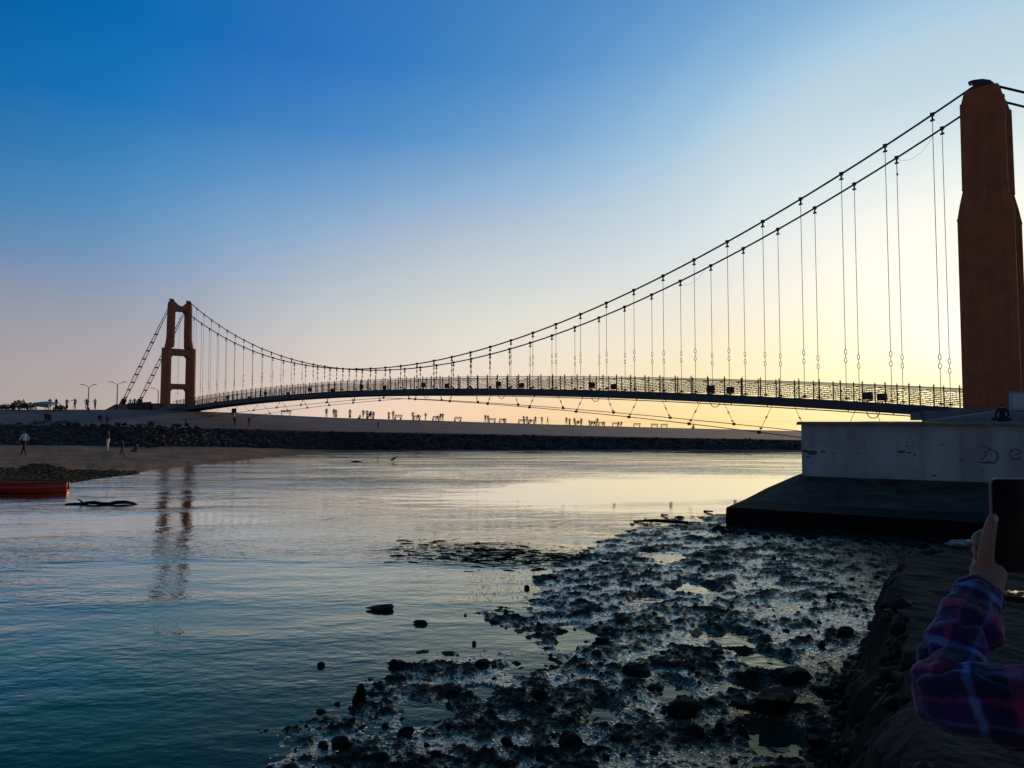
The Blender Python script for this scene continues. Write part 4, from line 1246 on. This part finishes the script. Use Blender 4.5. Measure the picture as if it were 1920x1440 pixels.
rock(713, 1143, 52, 14, 'long wedge-shaped rock alone in the open shallows', 0, seed=1, wedge=True, sharp=.2)
rock(790, 1170, 22, 9, 'small pointed rock right of the wedge-shaped one', 0, seed=2)
rock(602, 1249, 15, 10, 'round ball-like stone alone in dark water', 0, seed=3, sharp=.12)
rock(889, 1208, 9, 8, 'tiny round stone in the inlet of water', 0, seed=4, sharp=.15)
rock(988, 1104, 11, 9, 'upright egg-shaped stone in the bright inlet', 0, seed=5, sharp=.15)
rock(672, 1320, 26, 26, 'lower block of two stones stacked in the water', 0, seed=6, sharp=.25)
rock(677, 1308, 19, 32, 'upper upright stone of the stacked pair in the water', .13, seed=7, sharp=.2)
rock(632, 1321, 10, 5, 'tiny stone left of the stacked pair', 0, seed=8)
rock(602, 1335, 18, 7, 'flat stone awash below the stacked pair', 0, seed=9)
rock(743, 1251, 28, 18, 'angular stone on the mud edge above the stacked pair', seed=10)
rock(1482, 1276, 62, 34, 'broad slab-sided rock with pale flat top in the right mud', seed=11, flat=.7)
rock(1452, 1325, 78, 36, 'largest black boulder, just below the slab-sided rock', seed=12)
rock(1395, 1325, 40, 16, 'low stone touching the left of the largest boulder', seed=13)
rock(1585, 1193, 32, 22, 'dark stone standing alone near the quay edge', seed=14)
rock(1066, 1398, 40, 32, 'dark boulder at the bottom edge, centre of the mud', seed=15)
rock(1011, 1309, 26, 20, 'upright dark stone in a bright wet patch', seed=16)
rock(1280, 1335, 60, 30, 'clump-like black rock left of the bright pool', seed=17)
rock(1302, 1378, 40, 26, 'black rock above the small round pool', seed=18)
rock(1195, 1262, 48, 22, 'rock beside the pale diagonal streak of wet mud', seed=19)
rock(1407, 1268, 16, 16, 'small upright stone left of the slab-sided rock', seed=20)
rock(1185, 985, 8, 5, 'small stone at the far tip of the mud', seed=21)
rock(1275, 972, 16, 6, 'flat stone on the far waterline', seed=22)
rock(1012, 1094, 9, 6, 'small stone right of the egg-shaped one', 0, seed=23)
MG = 'muddy stones strewn over the flat'
for k, (x, y, w_, h_, lb) in enumerate([
        (905, 1246, 26, 14, 'muddy stone nearest the inlet along its lower bank'), (850, 1300, 30, 16, 'muddy stone in the middle of the lower left mud'),
        (760, 1380, 34, 20, 'muddy stone near the bottom edge, left of the dark boulder'), (640, 1400, 36, 22, 'muddy stone lowest at the left tip of the mud'),
        (950, 1392, 24, 14, 'small muddy stone just left of the bottom boulder'), (1130, 1205, 24, 12, 'muddy stone alone in the centre of the flat'),
        (1090, 1130, 18, 9, 'muddy stone above the centre of the flat, towards the inlet'), (1240, 1120, 16, 8, 'small muddy stone out towards the ledge'),
        (1320, 1062, 14, 7, 'farthest muddy stone, nearest the ledge corner'), (1530, 1395, 36, 20, 'muddy stone at the bottom near the quay edge'),
        (1345, 1225, 20, 10, 'muddy stone up and left of the slab-sided rock'), (1560, 1120, 18, 9, 'muddy stone between the ledge and the quay edge')]):
    rock(x, y, w_, h_, lb, seed=30 + k, group=MG)

n = 520; t = RNG.random(n); px = 735 + 330 * t ** .8 + RNG.normal(0, 10, n); py = 1030 + 22 * t + RNG.normal(0, 11, n)
C = np.array([tuple(G(a, b, 0)) for a, b in zip(px, py)]); s_ = .025 + .12 * RNG.random((n, 1)) ** 2.4
stones('dark_ripple_weed', C, s_ * np.array([[1.5, .35, .16]]), M['weed'], 21, .8)  # flat dark weed flecks stand in for the dark streaks of rippled water
# weed stems standing in the shallows by the mud point
m = MB()
rw = random.Random(8)
for k in range(700):
    t = rw.random(); x = 720 + 340 * t ** .7 + rw.gauss(0, 14); y = 1034 + 24 * t + rw.gauss(0, 7) - (1 - t) * 6
    if rw.random() < .25: x = rw.uniform(880, 1015); y = rw.uniform(1060, 1130)
    p = G(x, y, -.01); s = rw.uniform(.02, .06) * (1 if rw.random() < .9 else 2.2); a = rw.gauss(0, .9); d = Vector((math.sin(a), rw.gauss(0, .3), math.cos(a) * .8))
    i = len(m.v); sd_ = Vector((.006, 0, 0)) if abs(d.z) > .5 else Vector((0, .0, .008))
    m.v += [tuple(p - sd_), tuple(p + sd_), tuple(p + d * s + sd_ * .4), tuple(p + d * s - sd_ * .4)]; m.f.append((i, i + 1, i + 2, i + 3))
tag(m.build('weeds', M['weed']), kind='stuff')

# litter by the quay edge
stick([G(1782, 1009, .1), G(1800, 1017, .2)], .02, 'short white stick lying on the dark mud behind the phone', 'stick', 'stick', None, 'pale_edge')

bagp = G(1806, 1023, 1.6)
bmb = bmesh.new(); bmesh.ops.create_icosphere(bmb, subdivisions=3, radius=1)
for v in bmb.verts:
    n_ = 1 + .5 * mnoise.noise(v.co * 2.2) + .3 * (1 - abs(mnoise.noise(v.co * 4.5 + Vector((3, 0, 0)))) * 2)
    v.co = Vector((v.co.x * .17 * n_, v.co.y * .09 * n_, max(v.co.z, -.5) * .045 * n_ + .03))
me = bpy.data.meshes.new('plastic_bag'); bmb.to_mesh(me); bmb.free(); o = link('plastic_bag', me, mat('grey crumpled plastic', (.20, .18, .16), .5)); o.location = bagp
tag(o, 'crumpled grey plastic bag lying by the quay edge left of the phone', 'litter')
pm = MB(); pc_ = G(1898, 1112, TZ + .035); rr = [(math.cos(t) * .42 * (1 + .35 * math.sin(3 * t + 1)), math.sin(t) * .17 * (1 + .3 * math.sin(4 * t))) for t in np.linspace(0, 2 * math.pi, 40)[:-1]]
pm.poly([[pc_ + Vector((a, b, -.05)) for a, b in rr], [pc_ + Vector((a, b, 0)) for a, b in rr]]); tag(pm.build('puddle', M['water']), kind='structure')

# ------------------------------------------------------------------ foreground: person filming with a phone
FZ = TZ
pr = thing('person', 'person in plaid jacket holding up a phone, arm entering at right', 'person', (1.16, 1.02, FZ))
PH = Vector((.979, 1.40, 3.095))
shL, elL, wrL = Vector((.985, 1.06, 2.87)), Vector((.709, 1.215, 2.830)), Vector((.912, 1.375, 2.992))
bx, by = 1.16, 1.02
V_ = [(bx, by, FZ + .82), (bx, by, FZ + 1.0), (bx, by, FZ + 1.18), (bx, by, FZ + 1.29), (bx, by + .01, FZ + 1.37), (bx, by + .025, FZ + 1.45), (bx, by + .02, FZ + 1.53),
      shL, elL, wrL, Vector((.922, 1.388, 3.03)),
      (bx + .17, by + .0, FZ + 1.27), (bx + .3, by + .12, FZ + 1.12), (bx + .05, by + .30, FZ + 1.30), (bx - .03, by + .36, FZ + 1.36)]
E_ = [(0, 1), (1, 2), (2, 3), (3, 4), (4, 5), (5, 6), (3, 7), (7, 8), (8, 9), (9, 10), (3, 11), (11, 12), (12, 13), (13, 14)]
Rd = [(.15, .1), (.13, .09), (.15, .1), (.11, .075), .045, (.068, .085), (.072, .088), .05, .042, (.03, .024), (.042, .020), .05, .04, .026, .03]
for sg_ in (-1, 1):
    b = len(V_)
    V_ += [(bx + sg_ * .09, by, FZ + .78), (bx + sg_ * .1, by + .02, FZ + .43), (bx + sg_ * .11, by, FZ + .08), (bx + sg_ * .12, by + .13, FZ + .04)]
    Rd += [.085, .06, .042, .036]; E_ += [(0, b), (b, b + 1), (b + 1, b + 2), (b + 2, b + 3)]
body = skin_mesh('body', V_, E_, Rd, 2)
bmx = bmesh.new(); bmx.from_mesh(body)


def add_chain(pts, r):
    me = skin_mesh('chain', pts, [(i, i + 1) for i in range(len(pts) - 1)], r, 2); bmx.from_mesh(me); bpy.data.meshes.remove(me)


# thumb along the phone's left edge, fingers round its back
add_chain([(.914, 1.382, 3.0), (.910, 1.378, 3.04), (.918, 1.380, 3.078), (.930, 1.386, 3.105), (.936, 1.388, 3.121)], [.018, .0150, .0132, .0108, .0078])
for j, (z, ln) in enumerate([(3.075, .062), (3.053, .070), (3.031, .066), (3.010, .052)]):
    add_chain([(.914 + .002 * j, 1.396, z - .022), (.917, 1.418, z - .008), (.945, 1.424, z + .004), (.917 + ln, 1.419, z + .008), (.917 + ln + .014, 1.412, z + .008)], [.0115, .0105, .0095, .0085, .0065])
bmx.to_mesh(body); bmx.free(); body.polygons.foreach_set('use_smooth', [True] * len(body.polygons))
body.materials.clear()
link('body', body, M['skin'], pr)
def nail(c, u, v, n_, a, b, nm='nail'):
    m = MB(); ring = [(math.cos(t), math.sin(t)) for t in np.linspace(0, 2 * math.pi, 11)[:-1]]
    m.poly([[c + u * (x * a) + v * (y * b) - n_ * .002 for x, y in ring], [c + u * (x * a) + v * (y * b) + n_ * .0012 for x, y in ring], [c + u * (x * a * .6) + v * (y * b * .6) + n_ * .002 for x, y in ring]]); return m.build(nm, M['nail'], pr, True)


nail(Vector((.9325, 1.3775, 3.110)), Vector((.75, -.2, -.62)).normalized(), Vector((.35, .2, .9)).normalized(), Vector((-.35, -.92, .1)).normalized(), .0048, .0068)
# head features and hair
m = MB(); m.tube([(bx, by + .105, FZ + 1.515), (bx, by + .125, FZ + 1.485), (bx, by + .105, FZ + 1.478)], [.008, .014, .010], 8); m.build('nose', M['skin'], pr, True)
hb = bmesh.new(); bmesh.ops.create_uvsphere(hb, u_segments=20, v_segments=14, radius=.108)
for v in hb.verts:
    v.co.z *= 1.08
    if v.co.y > .03 and v.co.z < .03: v.co.y = .03
    if v.co.z < -.02 and v.co.y <= .03: v.co.z *= 1.9
    v.co += Vector((bx, by - .005, FZ + 1.545))
me = bpy.data.meshes.new('hair'); hb.to_mesh(me); hb.free(); link('hair', me, M['hair'], pr, True)
# trousers
V2 = [(bx, by, FZ + .97)]; E2, R2_ = [], [(.17, .12)]
for sg_ in (-1, 1):
    b = len(V2); V2 += [(bx + sg_ * .09, by, FZ + .76), (bx + sg_ * .1, by + .02, FZ + .43), (bx + sg_ * .11, by, FZ + .1)]; R2_ += [.1, .078, .062]; E2 += [(0, b), (b, b + 1), (b + 1, b + 2)]
link('trousers', skin_mesh('trousers', V2, E2, R2_, 2), M['navy'], pr)
for sg_ in (-1, 1):
    link('shoe', skin_mesh('shoe', [(bx + sg_ * .11, by - .05, FZ + .05), (bx + sg_ * .11, by + .03, FZ + .055), (bx + sg_ * .12, by + .14, FZ + .045), (bx + sg_ * .12, by + .19, FZ + .035)], [(0, 1), (1, 2), (2, 3)], [.046, .054, .048, .034], 2), M['shoe'], pr)
# jacket with bunched sleeve folds
cuff = elL.lerp(wrL, .985)
fa = [elL.lerp(cuff, t) for t in (.18, .36, .54, .70, .85, 1.0)]
ua = [shL.lerp(elL, t) for t in (.3, .6, .86)]
V3 = [(bx, by, FZ + .70), (bx, by, FZ + 1.0), (bx, by, FZ + 1.18), (bx, by, FZ + 1.3), shL + Vector((.02, 0, 0))] + ua + [elL] + fa
n3 = len(V3)
R3 = [(.19, .13), (.18, .13), (.19, .135), (.12, .09), .080, .076, .070, .064, .058, .059, .058, .057, .052, .047, .042]
E3 = [(0, 1), (1, 2), (2, 3), (3, 4)] + [(i, i + 1) for i in range(4, n3 - 1)]
V3 += [(bx + .17, by, FZ + 1.27), (bx + .3, by + .12, FZ + 1.12), (bx + .07, by + .28, FZ + 1.28)]; R3 += [.08, .07, .052]; E3 += [(3, n3), (n3, n3 + 1), (n3 + 1, n3 + 2)]
jk = skin_mesh('jacket', V3, E3, R3, 4)
ax_u, ax_f = (elL - shL).normalized(), (cuff - elL).normalized()
nv = [v.normal.copy() for v in jk.vertices]
for v, nn in zip(jk.vertices, nv):
    c = v.co
    f_ = 0
    tf = (c - elL).dot(ax_f)
    if 0.0 < tf < .3 and (c - (elL + ax_f * tf)).length < .12:
        f_ = .0028 * math.sin(tf * 80 + 3.2 * mnoise.noise(c * 11)) * (1 if tf > .03 else tf / .03)
    f_ += .012 * mnoise.noise(Vector((c.x * 9, c.y * 9, c.z * 20)) + Vector((c.x * 6, 0, 0))) + .008 * mnoise.noise(Vector((c.x * 30, c.y * 22, c.z * 34)))
    cr_ = Vector((c.x * 10 - c.z * 9, c.y * 12, c.z * 17 + c.x * 9))
    f_ -= .010 * max(0, 1 - abs(mnoise.noise(cr_)) * 5) ** 2
    v.co = c + nn * f_
cols = np.zeros((len(jk.vertices), 4), np.float32); cols[:, 3] = 1
NAVY, PURP, MAG, BLU = np.array((.010, .008, .030)), np.array((.036, .014, .075)), np.array((.30, .028, .10)), np.array((.11, .17, .36))


def stripe(x, period, width, soft=.0028):
    a_ = abs((x / period + .5) % 1 - .5) * period
    return max(0.0, min(1.0, (width / 2 - a_) / soft + .5))


for i, v in enumerate(jk.vertices):
    c = v.co
    tf, tu = (c - elL).dot(ax_f), (c - shL).dot(ax_u)
    lf = (elL - shL).length
    dF, dU = (c - (elL + ax_f * max(0, min(tf, .26)))).length, (c - (shL + ax_u * max(0, min(tu, lf)))).length
    if min(dF, dU) < .13:
        axv, org, u_ = (ax_f, elL, tf + lf) if dF < dU else (ax_u, shL, tu)
        w1 = axv.cross(Vector((0, 1, 0))).normalized(); w2 = axv.cross(w1); d_ = c - org
        ang = math.atan2(d_.dot(w2), d_.dot(w1)) * .07
    else: u_, ang = c.z, c.x
    u_ += .012 * mnoise.noise(c * 14); ang += .008 * mnoise.noise(c * 17 + Vector((3, 1, 0)))
    k_ = NAVY + (PURP - NAVY) * (.5 * stripe(u_, .15, .07, .01) + .5 * stripe(ang, .11, .05, .01))
    k_ = k_ + (MAG - k_) * min(1, .85 * stripe(u_ - .05, .15, .020) * (.35 + .65 * stripe(ang, .11, .06)) + .45 * stripe(ang - .03, .11, .010))
    k_ = k_ + (BLU - k_) * min(1, .8 * stripe(u_ - .115, .15, .012) * (.4 + .6 * stripe(ang, .11, .06)) + .35 * stripe(ang + .02, .11, .008))
    cols[i, :3] = k_
ca = jk.color_attributes.new('plaid', 'FLOAT_COLOR', 'POINT'); ca.data.foreach_set('color', cols.ravel())
link('jacket', jk, M['plaid'], pr)
# the phone is a thing held in the hand
ph = thing('smartphone', 'black smartphone with rounded corners held upright at right', 'phone', PH)


def rrect(w_, h_, r, n_=5):
    pts = []
    for cx2, cy2, a0 in ((w_ / 2 - r, h_ / 2 - r, 0), (-w_ / 2 + r, h_ / 2 - r, 90), (-w_ / 2 + r, -h_ / 2 + r, 180), (w_ / 2 - r, -h_ / 2 + r, 270)):
        for k_ in range(n_ + 1):
            a_ = math.radians(a0 + 90 * k_ / n_); pts.append((cx2 + r * math.cos(a_), cy2 + r * math.sin(a_)))
    return pts


def slab(w_, h_, r, y0, y1, name, mt, bev=.0):
    m = MB(); rings = []
    for y, s in ((y0, bev), (y0 + bev, 0), (y1 - bev, 0), (y1, bev)):
        rings.append([PH + Vector((a, y, b)) for a, b in rrect(w_ - 2 * s, h_ - 2 * s, r - s * .5)])
    m.poly(rings); return m.build(name, mt, ph)


slab(.084, .182, .012, -.004, .005, 'frame', M['phone_rim'], .0015)
slab(.079, .177, .010, -.0055, -.0042, 'screen', M['phone_body'])
slab(.080, .178, .010, .0052, .0062, 'back_cover', M['phone_body'])
